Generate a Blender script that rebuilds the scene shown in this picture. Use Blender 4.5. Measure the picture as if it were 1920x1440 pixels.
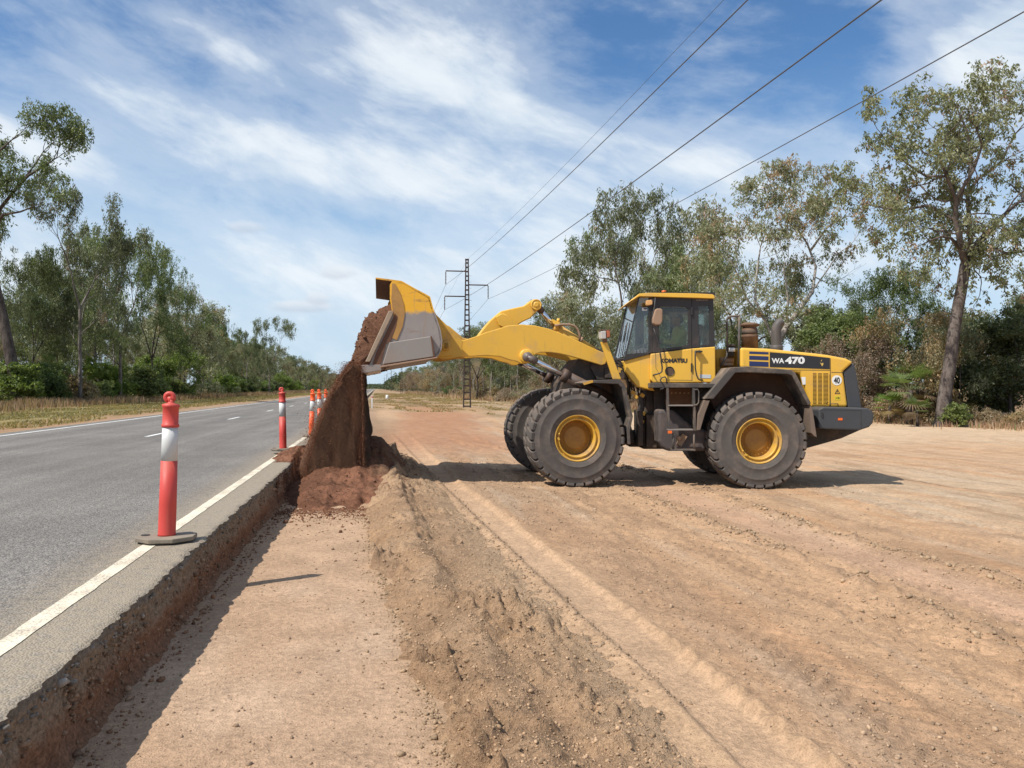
import bpy, bmesh, math, random
import numpy as np
from mathutils import Vector, Matrix
rad = math.radians
for o in list(bpy.data.objects): bpy.data.objects.remove(o)
SC = bpy.context.scene
COL = SC.collection
# ------------------------------------------------------------------ camera, sky, sun, exposure
TH = math.atan(255/1500)            # the camera looks this far to the right of the road's direction (+Y)
CT, ST = math.cos(TH), math.sin(TH)
CAMZ, FPX, HOR = 1.65, 1500.0, 728.0
cd = bpy.data.cameras.new('camera'); cam = bpy.data.objects.new('camera', cd); COL.objects.link(cam)
cam.location = (0, 0, CAMZ)
cam.rotation_euler = (rad(90)+math.atan((HOR-720)/FPX), 0, -TH)
cd.sensor_width = 36; cd.lens = FPX/1920*36; cd.clip_start = .05; cd.clip_end = 20000
SC.camera = cam
SUN = Vector((-1.117, -.53, 1.6)).normalized()
sl = bpy.data.lights.new('sun', 'SUN'); sl.energy = 5.0; sl.angle = rad(.55); sl.color = (1, .955, .88)
so = bpy.data.objects.new('sun', sl); COL.objects.link(so)
so.rotation_euler = (-SUN).to_track_quat('-Z', 'Y').to_euler()
SC.view_settings.view_transform = 'Standard'; SC.view_settings.look = 'None'
SC.view_settings.exposure = 0.14; SC.view_settings.gamma = 1
SC.cycles.max_bounces = 6; SC.cycles.transparent_max_bounces = 12
try: SC.cycles.use_denoising = True
except Exception: pass

def azel(px, py):
    u = (px-960)/FPX; v = (HOR-py)/FPX
    return TH+math.atan(u), math.atan(v/math.hypot(1, u))

class NT:
    """small helper for node trees"""
    def __init__(s, tree): s.t = tree; s.t.nodes.clear()
    def n(s, typ, ins=None, **kw):
        nd = s.t.nodes.new(typ)
        for k, v in kw.items(): setattr(nd, k, v)
        for k, v in (ins or {}).items():
            if isinstance(v, bpy.types.NodeSocket): s.t.links.new(v, nd.inputs[k])
            else: nd.inputs[k].default_value = v
        return nd
    def m(s, op, a, b=0.0, c=0.0, clamp=False):
        nd = s.n('ShaderNodeMath', {0: a, 1: b, 2: c}, operation=op); nd.use_clamp = clamp
        return nd.outputs[0]
    def mix(s, f, a, b, typ='MIX'):
        nd = s.n('ShaderNodeMix', {0: f, 6: a, 7: b}, data_type='RGBA', blend_type=typ)
        return nd.outputs[2]
    def noise(s, vec, scale, detail=4, rough=.55, dist=0, color=False):
        nd = s.n('ShaderNodeTexNoise', {'Scale': scale, 'Detail': detail, 'Roughness': rough, 'Distortion': dist})
        if vec is not None: s.t.links.new(vec, nd.inputs['Vector'])
        return nd.outputs['Color' if color else 0]
    def ss(s, x, a, b, lo=0.0, hi=1.0):
        return s.n('ShaderNodeMapRange', {0: x, 1: a, 2: b, 3: lo, 4: hi}, interpolation_type='SMOOTHSTEP').outputs[0]

def world():
    w = bpy.data.worlds.new('World'); SC.world = w; w.use_nodes = True
    q = NT(w.node_tree)
    sky = q.n('ShaderNodeTexSky', sky_type='NISHITA'); sky.sun_disc = False
    sky.sun_elevation = math.asin(SUN.z); sky.sun_rotation = math.atan2(SUN.x, SUN.y)
    sky.air_density = 1.0; sky.dust_density = .6; sky.ozone_density = 2.5
    tc = q.n('ShaderNodeTexCoord').outputs['Generated']
    sp = q.n('ShaderNodeSeparateXYZ', {0: tc}); x, y, z = sp.outputs
    az = q.m('ARCTAN2', x, y); el = q.m('ARCSINE', z)
    # cirrus: stretched, warped noise on the sky vault
    def rot(ang, sx, sy, off):
        ca, sa = math.cos(ang), math.sin(ang)
        u = q.m('ADD', q.m('MULTIPLY', az, ca*sx), q.m('MULTIPLY', el, sa*sx))
        v = q.m('ADD', q.m('MULTIPLY', az, -sa*sy), q.m('MULTIPLY', el, ca*sy))
        return q.n('ShaderNodeCombineXYZ', {0: u, 1: v, 2: off}).outputs[0]
    wn = q.noise(rot(0, 3, 3, 9.), 1.0, 2, .5, color=True)
    def warp(vec, amt):
        sub = q.n('ShaderNodeVectorMath', {0: wn, 1: (.5, .5, .5)}, operation='SUBTRACT').outputs[0]
        sc = q.n('ShaderNodeVectorMath', {0: sub, 'Scale': amt}, operation='SCALE').outputs[0]
        return q.n('ShaderNodeVectorMath', {0: vec, 1: sc}, operation='ADD').outputs[0]
    n1 = q.noise(warp(rot(rad(-14), 2.0, 8.5, 1.3), 1.2), 1.0, 8, .56)
    n2 = q.noise(warp(rot(rad(-24), 4, 12, 4.1), .9), 1.3, 8, .6)
    n3 = q.noise(warp(rot(rad(-5), 8, 18, 7.7), .8), 2.0, 6, .6)
    dens = q.m('ADD', q.m('ADD', q.m('MULTIPLY', n1, .84), q.m('MULTIPLY', n2, .60)), q.m('MULTIPLY', n3, .26))
    # where the big cloud fields and the clear patches are: (pixel in the photo turned into azimuth and elevation)
    blobs = [(60, 60, 260, 90, 10, -.22), (420, 40, 260, 50, 15, -.10), (370, 60, 150, 26, 20, .24), (180, 130, 160, 60, 30, .22),
             (800, 150, 260, 110, 15, .24), (560, 150, 60, 60, 60, .06), (1000, 170, 180, 80, 20, .10),
             (560, 300, 420, 46, 14, .26), (940, 350, 260, 50, 14, .16), (100, 285, 260, 48, 10, .28),
             (560, 395, 300, 30, 8, -.30), (230, 370, 150, 26, 10, -.10), (830, 405, 180, 24, 4, -.14), (340, 100, 60, 40, 0, -.06),
             (1300, 120, 330, 150, 20, -.24), (1560, 90, 190, 110, 20, -.24), (1110, 60, 130, 70, 20, -.10), (620, 25, 200, 40, 0, -.08),
             (1850, 80, 130, 65, -20, .40), (1250, 340, 300, 70, 10, .22), (1500, 300, 260, 60, 5, .24), (1380, 430, 200, 50, -20, .16),
             (600, 530, 600, 85, 0, .30), (1000, 500, 300, 60, 0, .02), (1500, 500, 400, 90, 0, .24), (0, 480, 200, 100, 0, .10),
             (-300, 300, 300, 160, 0, .1), (2300, 300, 300, 160, 0, .1)]
    for bx, by, rx, ry, tilt, wgt in blobs:
        a0, e0 = azel(bx, by); ra, re = rx/FPX, ry/FPX; t = rad(-tilt); ca, sa = math.cos(t), math.sin(t)
        da = q.m('SUBTRACT', az, a0); de = q.m('SUBTRACT', el, e0)
        u = q.m('MULTIPLY', q.m('ADD', q.m('MULTIPLY', da, ca), q.m('MULTIPLY', de, sa)), 1/ra)
        v = q.m('MULTIPLY', q.m('SUBTRACT', q.m('MULTIPLY', de, ca), q.m('MULTIPLY', da, sa)), 1/re)
        r2 = q.m('ADD', q.m('MULTIPLY', u, u), q.m('MULTIPLY', v, v))
        dens = q.m('ADD', dens, q.m('MULTIPLY', q.m('EXPONENT', q.m('MULTIPLY', r2, -1.0)), wgt*(.95 if wgt > 0 else 1.0)))
    mask = q.ss(dens, .72, 1.26)
    veil = q.m('MULTIPLY', q.ss(q.m('ADD', dens, q.m('MULTIPLY', q.m('SUBTRACT', n3, .5), .3)), .50, 1.0), .42)
    mask = q.m('MAXIMUM', q.m('MULTIPLY', mask, .92), veil)
    low = q.ss(el, .40, .0)                                  # pale air towards the horizon
    cloudc = q.mix(q.ss(n2, .35, .7), (6.5, 7.4, 8.3, 1), (8.2, 8.7, 9.1, 1))
    skyc = q.mix(1.0, sky.outputs[0], (.72, 1.02, 1.24, 1), 'MULTIPLY')
    pale = q.mix(q.m('MULTIPLY', low, .88), skyc, (5.2, 6.7, 8.2, 1))
    c = q.mix(mask, pale, cloudc)
    # small fair-weather cumulus low over the road
    puff = q.noise(rot(0, 16, 26, 2.2), 1.6, 6, .6)
    for bx, by, rx, ry, wgt in [(632, 510, 42, 18, .45), (570, 574, 75, 16, .5), (595, 560, 30, 18, .5), (460, 425, 40, 16, .4), (1720, 330, 60, 30, .3)]:
        a0, e0 = azel(bx, by)
        u = q.m('MULTIPLY', q.m('SUBTRACT', az, a0), FPX/rx); v = q.m('MULTIPLY', q.m('SUBTRACT', el, e0), FPX/ry)
        g = q.m('EXPONENT', q.m('MULTIPLY', q.m('ADD', q.m('MULTIPLY', u, u), q.m('MULTIPLY', v, v)), -1.))
        mk = q.m('MULTIPLY', q.ss(q.m('ADD', q.m('MULTIPLY', puff, .6), q.m('MULTIPLY', g, .8)), .58, .95), wgt)
        pc = q.mix(q.ss(v, -.6, .5), (4.9, 5.4, 6.3, 1), (7.6, 7.9, 8.3, 1))
        c = q.mix(mk, c, pc)
    bg = q.n('ShaderNodeBackground', {0: c, 1: .1})
    out = q.n('ShaderNodeOutputWorld'); w.node_tree.links.new(bg.outputs[0], out.inputs[0])
world()

# ------------------------------------------------------------------ helpers
def fdist(px, py, h): return FPX*h/(py-HOR)
def W(px, D, z=0.0):
    """world point at forward distance D under picture column px"""
    r = (px-960)/FPX*D
    return Vector((r*CT+D*ST, D*CT-r*ST, z))

def h2(xi, yi, seed):
    n = (xi.astype(np.int64)*374761393 + yi.astype(np.int64)*668265263 + seed*1442695041) & 0xffffffff
    n = ((n ^ (n >> 13))*1274126177) & 0xffffffff
    n = ((n ^ (n >> 16))*2246822519) & 0xffffffff
    n = n ^ (n >> 15)
    return n/4294967295.0
def vn(x, y, seed=0):
    xi = np.floor(x); yi = np.floor(y); fx = x-xi; fy = y-yi
    fx = fx*fx*fx*(fx*(fx*6-15)+10); fy = fy*fy*fy*(fy*(fy*6-15)+10)
    a = h2(xi, yi, seed); b = h2(xi+1, yi, seed); c = h2(xi, yi+1, seed); d = h2(xi+1, yi+1, seed)
    return (a*(1-fx)+b*fx)*(1-fy)+(c*(1-fx)+d*fx)*fy
def fbm(x, y, oc=4, seed=0, g=.5):
    x = np.asarray(x, float); y = np.asarray(y, float)
    s = 0; a = 1; t = 0
    for i in range(oc):
        s = s+a*(vn(x, y, seed+i*17)*2-1); t += a; a *= g; x = x*2.03+7.1; y = y*2.03+3.7
    return s/t
def sst(x, a, b):
    t = np.clip((x-a)/(b-a), 0, 1); return t*t*(3-2*t)

def mesh_np(name, V, F, mat=None, parent=None, smooth=False, cols=None, loc=None):
    """V (n,3), F (m,k) int arrays -> one mesh object"""
    V = np.asarray(V, np.float32); F = np.asarray(F, np.int32); k = F.shape[1]
    me = bpy.data.meshes.new(name)
    me.vertices.add(len(V)); me.vertices.foreach_set('co', V.ravel())
    me.loops.add(F.size); me.loops.foreach_set('vertex_index', F.ravel())
    me.polygons.add(len(F)); me.polygons.foreach_set('loop_start', np.arange(0, F.size, k, dtype=np.int32))
    me.polygons.foreach_set('loop_total', np.full(len(F), k, np.int32))
    if smooth: me.polygons.foreach_set('use_smooth', np.ones(len(F), bool))
    me.update(calc_edges=True)
    if cols is not None:
        at = me.color_attributes.new('col', 'FLOAT_COLOR', 'POINT')
        c = np.ones((len(V), 4), np.float32); c[:, :3] = cols; at.data.foreach_set('color', c.ravel())
    ob = bpy.data.objects.new(name, me); COL.objects.link(ob)
    if mat: me.materials.append(mat)
    if parent: ob.parent = parent
    if loc is not None: ob.location = loc
    return ob
def tag(o, label=None, cat=None, group=None, kind=None):
    if label: o['label'] = label
    if cat: o['category'] = cat
    if group: o['group'] = group
    if kind: o['kind'] = kind
    return o
def empty(name, loc=(0, 0, 0), rz=0, parent=None):
    o = bpy.data.objects.new(name, None); COL.objects.link(o); o.location = loc; o.rotation_euler = (0, 0, rz)
    o.empty_display_size = .3
    if parent: o.parent = parent
    return o

class MB:
    """collects shapes and links them as one mesh object"""
    def __init__(s): s.v = []; s.f = []; s.sm = []
    def add(s, vs, fs, smooth=False):
        b = len(s.v); s.v += [tuple(v) for v in vs]; s.f += [tuple(i+b for i in f) for f in fs]; s.sm += [smooth]*len(fs)
        return s
    def box(s, c, d, R=None):
        hx, hy, hz = d[0]/2, d[1]/2, d[2]/2
        vs = [Vector((a*hx, b*hy, e*hz)) for a in (-1, 1) for b in (-1, 1) for e in (-1, 1)]
        if R is not None: vs = [R @ v for v in vs]
        c = Vector(c)
        return s.add([v+c for v in vs], [(0, 1, 3, 2), (4, 6, 7, 5), (0, 4, 5, 1), (2, 3, 7, 6), (0, 2, 6, 4), (1, 5, 7, 3)])
    def prism(s, pts, off):
        """closed outline pts (3D) pushed by off"""
        n = len(pts); off = Vector(off); P = [Vector(p) for p in pts]
        return s.add(P+[p+off for p in P], [tuple(range(n))[::-1], tuple(range(n, 2*n))]+[(i, (i+1) % n, n+(i+1) % n, n+i) for i in range(n)])
    def tube(s, pts, r, n=10, cap=True, smooth=True, r2=None):
        pts = [Vector(p) for p in pts]; m = len(pts)
        rs = r if isinstance(r, (list, tuple)) else [r]*m
        if r2 is not None: rs = [r+(r2-r)*i/(m-1) for i in range(m)]
        base = len(s.v); t = (pts[1]-pts[0]).normalized()
        u = t.orthogonal().normalized()
        for i, p in enumerate(pts):
            if 0 < i < m-1: tn = ((pts[i+1]-p).normalized()+(p-pts[i-1]).normalized())
            elif i == 0: tn = pts[1]-p
            else: tn = p-pts[i-1]
            if tn.length < 1e-9: tn = t.copy()
            tn.normalize(); u = (u-tn*u.dot(tn)).normalized(); w = tn.cross(u); t = tn
            for k in range(n):
                a = 2*math.pi*k/n; s.v.append(tuple(p+(u*math.cos(a)+w*math.sin(a))*rs[i]))
        for i in range(m-1):
            for k in range(n):
                a = base+i*n+k; b = base+i*n+(k+1) % n
                s.f.append((a, b, b+n, a+n)); s.sm.append(smooth)
        if cap:
            s.f.append(tuple(base+k for k in range(n))[::-1]); s.sm.append(False)
            s.f.append(tuple(base+(m-1)*n+k for k in range(n))); s.sm.append(False)
        return s
    def lathe(s, prof, c=(0, 0, 0), axis=(0, 0, 1), n=32, smooth=True, cap=True):
        """prof: (radius, height) list"""
        c = Vector(c); ax = Vector(axis).normalized(); u = ax.orthogonal().normalized(); w = ax.cross(u)
        base = len(s.v)
        for r, h in prof:
            for k in range(n):
                a = 2*math.pi*k/n; s.v.append(tuple(c+ax*h+(u*math.cos(a)+w*math.sin(a))*r))
        for i in range(len(prof)-1):
            for k in range(n):
                a = base+i*n+k; b = base+i*n+(k+1) % n
                s.f.append((a, b, b+n, a+n)); s.sm.append(smooth)
        if cap and prof[0][0] > 1e-4: s.f.append(tuple(base+k for k in range(n))[::-1]); s.sm.append(False)
        if cap and prof[-1][0] > 1e-4: s.f.append(tuple(base+(len(prof)-1)*n+k for k in range(n))); s.sm.append(False)
        return s
    def build(s, name, mat, parent=None, bevel=0, seg=2, normals=True):
        me = bpy.data.meshes.new(name); me.from_pydata(s.v, [], s.f)
        me.polygons.foreach_set('use_smooth', s.sm)
        if normals:
            bm = bmesh.new(); bm.from_mesh(me); bmesh.ops.remove_doubles(bm, verts=bm.verts, dist=1e-5)
            bmesh.ops.recalc_face_normals(bm, faces=bm.faces); bm.to_mesh(me); bm.free()
        me.update()
        ob = bpy.data.objects.new(name, me); COL.objects.link(ob)
        if mat: me.materials.append(mat)
        if parent: ob.parent = parent
        if bevel:
            b = ob.modifiers.new('bevel', 'BEVEL'); b.width = bevel; b.segments = seg; b.limit_method = 'ANGLE'; b.angle_limit = rad(35)
            b.harden_normals = False
        return ob

# ------------------------------------------------------------------ materials
MATS = {}
def mat(name, col, rough=.6, metal=0, var=.12, vscale=6, dirt=0, dirtcol=(.30, .19, .12), dscale=3.0, bump=0, bscale=60, spec=.5, coat=0, dirtlow=None, grime=0):
    """paint / rubber / steel with uneven tone, settled dust and a faint bump"""
    if name in MATS: return MATS[name]
    m = bpy.data.materials.new(name); m.use_nodes = True; q = NT(m.node_tree)
    tc = q.n('ShaderNodeTexCoord').outputs['Object']
    n1 = q.noise(tc, vscale, 5, .6)
    c = q.mix(n1, tuple(x*(1-var) for x in col)+(1,), tuple(min(1, x*(1+var)) for x in col)+(1,))
    r = rough
    if grime:
        gx = q.noise(q.n('ShaderNodeVectorMath', {0: tc, 1: (11, 11, 1.1)}, operation='MULTIPLY').outputs[0], 1.0, 5, .7)
        gs = q.noise(tc, 30, 4, .75)
        c = q.mix(q.ss(gx, .58, .76, 0, grime*.7), c, (.30, .19, .10, 1)); c = q.mix(q.ss(gs, .70, .76, 0, grime), c, (.16, .10, .06, 1))
    if dirt:
        n2 = q.noise(tc, dscale, 7, .68)
        f = q.ss(n2, .62-dirt*.35, .80-dirt*.1)
        up = q.n('ShaderNodeSeparateXYZ', {0: q.n('ShaderNodeNewGeometry').outputs['Normal']}).outputs[2]
        f = q.m('ADD', q.m('MULTIPLY', f, min(1, .35+dirt)), q.m('MULTIPLY', q.ss(up, .3, .95), dirt*.8), clamp=True)
        if dirtlow:
            zz = q.n('ShaderNodeSeparateXYZ', {0: tc}).outputs[2]
            f = q.m('ADD', f, q.m('MULTIPLY', q.ss(q.m('ADD', zz, q.m('MULTIPLY', n2, .5)), dirtlow[1]+.25, dirtlow[0]+.25), dirt), clamp=True)
        f = q.m('MULTIPLY', f, .92)
        c = q.mix(f, c, tuple(dirtcol)+(1,))
        r = q.m('ADD', rough, q.m('MULTIPLY', f, .9-rough))
    p = q.n('ShaderNodeBsdfPrincipled', {'Base Color': c, 'Roughness': r, 'Metallic': metal, 'Specular IOR Level': spec, 'Coat Weight': coat})
    if bump:
        nb = q.noise(tc, bscale, 4, .6)
        b = q.n('ShaderNodeBump', {'Strength': bump, 'Distance': .01, 'Height': nb}); m.node_tree.links.new(b.outputs[0], p.inputs['Normal'])
    o = q.n('ShaderNodeOutputMaterial'); m.node_tree.links.new(p.outputs[0], o.inputs[0])
    MATS[name] = m; return m

def soil_mat(name, use_attr=True, col=(.3, .2, .13), fine=1.0, streak=True, bumpd=.02, spec=.15):
    m = bpy.data.materials.new(name); m.use_nodes = True; q = NT(m.node_tree)
    tc = q.n('ShaderNodeNewGeometry').outputs['Position']
    base = q.n('ShaderNodeVertexColor', layer_name='col').outputs[0] if use_attr else q.n('ShaderNodeRGB').outputs[0]
    if not use_attr: base.default_value = tuple(col)+(1,)
    n1 = q.noise(tc, 2.3*fine, 6, .65); n2 = q.noise(tc, 22*fine, 5, .7); n3 = q.noise(tc, 95*fine, 3, .7)
    f = q.m('ADD', q.m('ADD', q.m('MULTIPLY', n1, .30), q.m('MULTIPLY', n2, .45)), q.m('MULTIPLY', n3, .40))
    f = q.ss(f, .38, .78, .60, 1.36)
    c = q.n('ShaderNodeVectorMath', {0: base, 'Scale': f}, operation='SCALE').outputs[0]
    # scattered tiny dark pebbles and pale grit
    vo = q.n('ShaderNodeTexVoronoi', {'Scale': 46*fine, 'Randomness': 1.0}); q.t.links.new(tc, vo.inputs['Vector'])
    pick = q.n('ShaderNodeSeparateXYZ', {0: vo.outputs['Color']}).outputs
    peb = q.m('MULTIPLY', q.ss(vo.outputs['Distance'], .30, .16), q.m('GREATER_THAN', pick[0], .90))
    peb = q.m('MULTIPLY', peb, q.ss(q.noise(tc, 1.7, 3, .6), .40, .60))
    c = q.mix(peb, c, q.mix(q.m('GREATER_THAN', pick[1], .84), (.13, .085, .06, 1), (.55, .47, .38, 1)))
    p = q.n('ShaderNodeBsdfPrincipled', {'Base Color': c, 'Roughness': .95, 'Specular IOR Level': spec})
    hb = q.m('ADD', q.m('ADD', q.m('MULTIPLY', n2, .9), q.m('MULTIPLY', n3, .45)), q.m('MULTIPLY', peb, .25))
    b = q.n('ShaderNodeBump', {'Strength': 1.0, 'Distance': bumpd, 'Height': hb}); m.node_tree.links.new(b.outputs[0], p.inputs['Normal'])
    o = q.n('ShaderNodeOutputMaterial'); m.node_tree.links.new(p.outputs[0], o.inputs[0])
    return m

# ------------------------------------------------------------------ ground
ROADX0, ROADX1, ROADZ = -10.0, -1.363, .43
def gz_base(X, Y):
    X = np.asarray(X, float); Y = np.asarray(Y, float)
    z = np.interp(X, [1.5, 3.4, 6.8, 12, 40], [0, -.10, -.175, -.17, -.15])
    far = sst(Y, 22, 60)
    z = z*(1-far)+far*np.interp(X, [-1, 3, 12, 40], [.12, .0, -.12, -.10])
    z = z + sst(X, -9.4, -10.0)*.405*1.0
    z = z - sst(X, -11.5, -18)*.22
    return z
def win(Y, pts):  # pts [(y, x)]
    ys = [p[0] for p in pts]; xs = [p[1] for p in pts]
    return np.interp(Y, ys, xs)
TRL = [(0, 1.62), (4.4, 1.56), (5.6, 1.46), (7, 1.40), (9.9, 1.27), (14.6, 1.08), (20, .9), (30, .6)]
TRR = [(0, 2.0), (5, 1.90), (7, 1.80), (9, 1.68), (12, 1.52), (14.6, 1.42), (20, 1.3), (30, 1.1)]
WL = [(0, .32), (3.7, .26), (5, .17), (6.5, .03), (8, -.08), (10.9, -.19), (14, -.12), (20, -.05)]
def ground_fields(X, Y):
    X = np.asarray(X, float); Y = np.asarray(Y, float)
    R = np.hypot(X, Y); near = 1/(1+(R/30)**2)
    tl, tr, wl = win(Y, TRL), win(Y, TRR), win(Y, WL)
    on = 1-sst(Y, 22, 34)
    z = gz_base(X, Y)
    right = sst(X-tr, -.05, .2)
    trench = 1-sst(X-wl, -.15, .15)
    z = z + fbm(X*.35, Y*.35, 3, 5)*.05*sst(R, 3, 12)*(.3+.7*right) + fbm(X*1.4, Y*.9, 4, 11)*.014*(.4+right)
    rough = right*(.35+.5*sst(fbm(X*.9+fbm(X*.4, Y*.1, 2, 3), Y*.16, 4, 21), -.15, .35))
    # wheel track between the windrow and the yard
    intr = sst(X, tl-.03, tl+.05)*(1-sst(X, tr-.03, tr+.05))*on
    wob = fbm(Y*.9, X*0+3, 3, 41)*.03
    z = z - intr*.035
    eb = np.exp(-((X-tr-.03-wob*1.6)/(.05+.02*fbm(Y*2, X*0, 2, 43)))**2)*on                       # kicked up berm with lug prints
    lug = .5+.5*np.sin((Y*1.0+X*.4)*2*np.pi/.21+fbm(Y*1.2, X, 2, 8)*2.2)
    z = z + eb*(.060*lug**1.6)*(.6+.6*fbm(X*3, Y*2, 3, 33))
    z = z + intr*.008*np.sin((Y+np.abs(X-(tl+tr)/2)*.8)*2*np.pi/.17+fbm(Y*1.2, X, 2, 8)*2.2)*sst(fbm(Y*.7, X*1.5, 3, 44), -.1, .3)
    e2 = np.exp(-((X-tl+.02+wob*.6)/.06)**2)*on
    cr = fbm(X*9, Y*9, 4, 51)
    z = z + e2*(.02+.03*np.maximum(cr, 0))
    # ridges of broken crust further right
    rid = 0
    for x0, s, a, sd in ((4.45, .13, .055, 61), (5.95, .11, .05, 71), (3.7, .3, .012, 81), (7.6, .25, .02, 83)):
        xc = x0+fbm(Y*.22, Y*0+sd, 3, sd)*.28+np.interp(Y, [5, 12, 25], [0, -.25, -.9])
        g = np.exp(-((X-xc)/(s*(1+.4*fbm(Y*1.5, Y*0, 2, sd+1))))**2)*on
        brk = np.maximum(fbm(X*6, Y*5, 4, sd+2)+.22, 0)
        z = z + g*a*brk*2.0; rid = rid+g*np.minimum(brk*2.2, 1)*(1 if a > .03 else .3)
    # red lane between the crust ridges is pressed flat
    lane = np.exp(-((X-5.25-np.interp(Y, [5, 12, 25], [0, -.25, -.9]))/.42)**4)*on
    z = z - lane*.03
    z = z + rough*near*(fbm(X*7, Y*4.5, 4, 91)*.026+np.abs(fbm(X*16, Y*14, 3, 95))*.026)*(1-lane*.8)
    z = z + trench*near*(fbm(X*5, Y*5, 4, 101)*.004)
    gb = np.exp(-((X-tr-.55)/.45)**2)*on
    z = z + gb*near*(np.maximum(fbm(X*10, Y*10, 4, 107), 0)*.024)
    # older wheel tracks with tread prints, wandering over the yard
    trk = 0
    for x0, k1, y0, sd in ((2.75, .05, 9, 401), (3.35, -.10, 10, 403), (6.9, -.13, 9, 405), (9.4, -.30, 10, 407), (5.2, .06, 8, 409)):
        xc = x0+k1*(Y-y0)+.012*(Y-y0)**2*(1 if k1 < -.12 else -.4)+fbm(Y*.15, Y*0+sd, 2, sd)*.4
        g = np.exp(-((X-xc)/.24)**4)*on*right*sst(fbm(Y*.3, X*.3+sd, 3, sd+1), -.35, .1)
        z = z - g*.014+g*.012*np.sin((Y+np.abs(X-xc)*.9)*2*np.pi/.19)
        e = np.exp(-((np.abs(X-xc)-.27)/.05)**2)*on*right
        z = z + e*.018*np.maximum(fbm(X*9, Y*7, 3, sd+2)+.25, 0); trk = trk+g
    # tyre imprint chevrons behind the loader
    ch = np.exp(-((X-8.1+.12*(Y-9))/.26)**2)*sst(Y, 7.5, 8.5)*(1-sst(Y, 11, 12.5))
    z = z + ch*.018*np.sin((Y+np.abs(X-8.1+.12*(Y-9))*.8)*2*np.pi/.20)
    # ---- colour (reflectance)
    def c(*a): return np.array(a)[None, :]
    def lerp(A, B, t): return A*(1-t[:, None])+B*t[:, None]
    n0 = fbm(X*.5, Y*.25, 5, 201); n1 = fbm(X*2.2, Y*.30, 5, 211); n2 = fbm(X*.18, Y*.10, 4, 221)
    base = lerp(c(.475, .325, .205), c(.405, .280, .180), sst(n0, -.3, .4))
    base = lerp(base, c(.50, .375, .255), right*sst(X, 5.5, 11)*.8)
    # streaks dragged along the direction of travel
    base = lerp(base, c(.47, .275, .150), right*sst(n1, .10, .42)*.55)
    base = lerp(base, c(.46, .37, .275), right*sst(fbm(X*2.6+9, Y*.26, 5, 231), .15, .42)*.55)
    base = lerp(base, c(.30, .205, .13), right*sst(fbm(X*3.1+4, Y*.5, 5, 241), .05, .5)*.65)
    base = lerp(base, c(.46, .27, .15), sst(n2, .0, .4)*right*.35)
    base = lerp(base, c(.47, .325, .22), trench*.8)
    base = lerp(base, c(.41, .28, .185), trench*sst(fbm(X*1.3, Y*1.1, 5, 251), .0, .4)*.7)
    base = lerp(base, c(.53, .39, .28), trench*sst(fbm(X*.9+3, Y*.6, 4, 261), .2, .5)*.5)
    base = lerp(base, c(.50, .345, .225), intr*.7)
    base = lerp(base, c(.48, .315, .215), lane*.7)
    base = lerp(base, c(.30, .205, .135), np.clip(rid, 0, 1)*.75)
    base = lerp(base, c(.30, .205, .135), np.clip(e2*(cr > 0), 0, 1)*.5)
    base = lerp(base, c(.33, .225, .15), gb*.4)
    # red haul road and grassy verge further off
    redl = (1-sst(np.abs(X-np.interp(Y, [14, 25, 60], [.6, 2.0, 4.5])-fbm(X*.3, Y*.12, 3, 301)*1.2), 1.0, 3.2))*sst(Y, 17, 26)
    base = lerp(base, c(.36, .185, .105), redl*.75)
    pale = sst(X, 8, 13)*sst(Y, 20, 30)*(1-sst(Y, 45, 85))
    base = lerp(base, c(.54, .41, .28), pale*.8)
    gv = sst(Y+fbm(X*.25, Y*.1, 4, 311)*22, 50, 66)*(X > -2)
    gc = lerp(np.repeat(c(.20, .15, .075), len(X), 0), c(.34, .22, .12), sst(fbm(X*.5, Y*.12, 4, 321), -.2, .35))
    base = lerp(base, gc, gv*(.35+.45*sst(fbm(X*.3, Y*.08, 3, 323), -.3, .2)))
    lf = sst(-X, 9.8, 10.4)
    lg = lerp(np.repeat(c(.34, .21, .12), len(X), 0), c(.17, .14, .05), sst(-X+fbm(X*.9, Y*.3, 4, 331)*1.6, 11.3, 12.8))
    lg = lerp(lg, c(.34, .25, .12), sst(fbm(X*.6, Y*.2, 5, 341), .0, .35)*.7)
    lg = lerp(lg, c(.26, .16, .08), sst(-X, 19, 24)*.8)
    base = lerp(base, lg, lf)
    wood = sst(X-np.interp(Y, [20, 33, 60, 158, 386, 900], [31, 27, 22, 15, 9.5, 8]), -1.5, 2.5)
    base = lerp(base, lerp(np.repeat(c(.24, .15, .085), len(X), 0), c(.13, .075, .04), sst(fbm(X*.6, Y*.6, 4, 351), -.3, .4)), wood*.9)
    # settle the tone of the whole site: warm tan laterite
    k = sst(X, -2.5, -1.4)*(1-sst(Y, 60, 120)); base = base*(1+k[:, None]*(c(1.02, .975, .93)-1))
    return z, base
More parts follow.
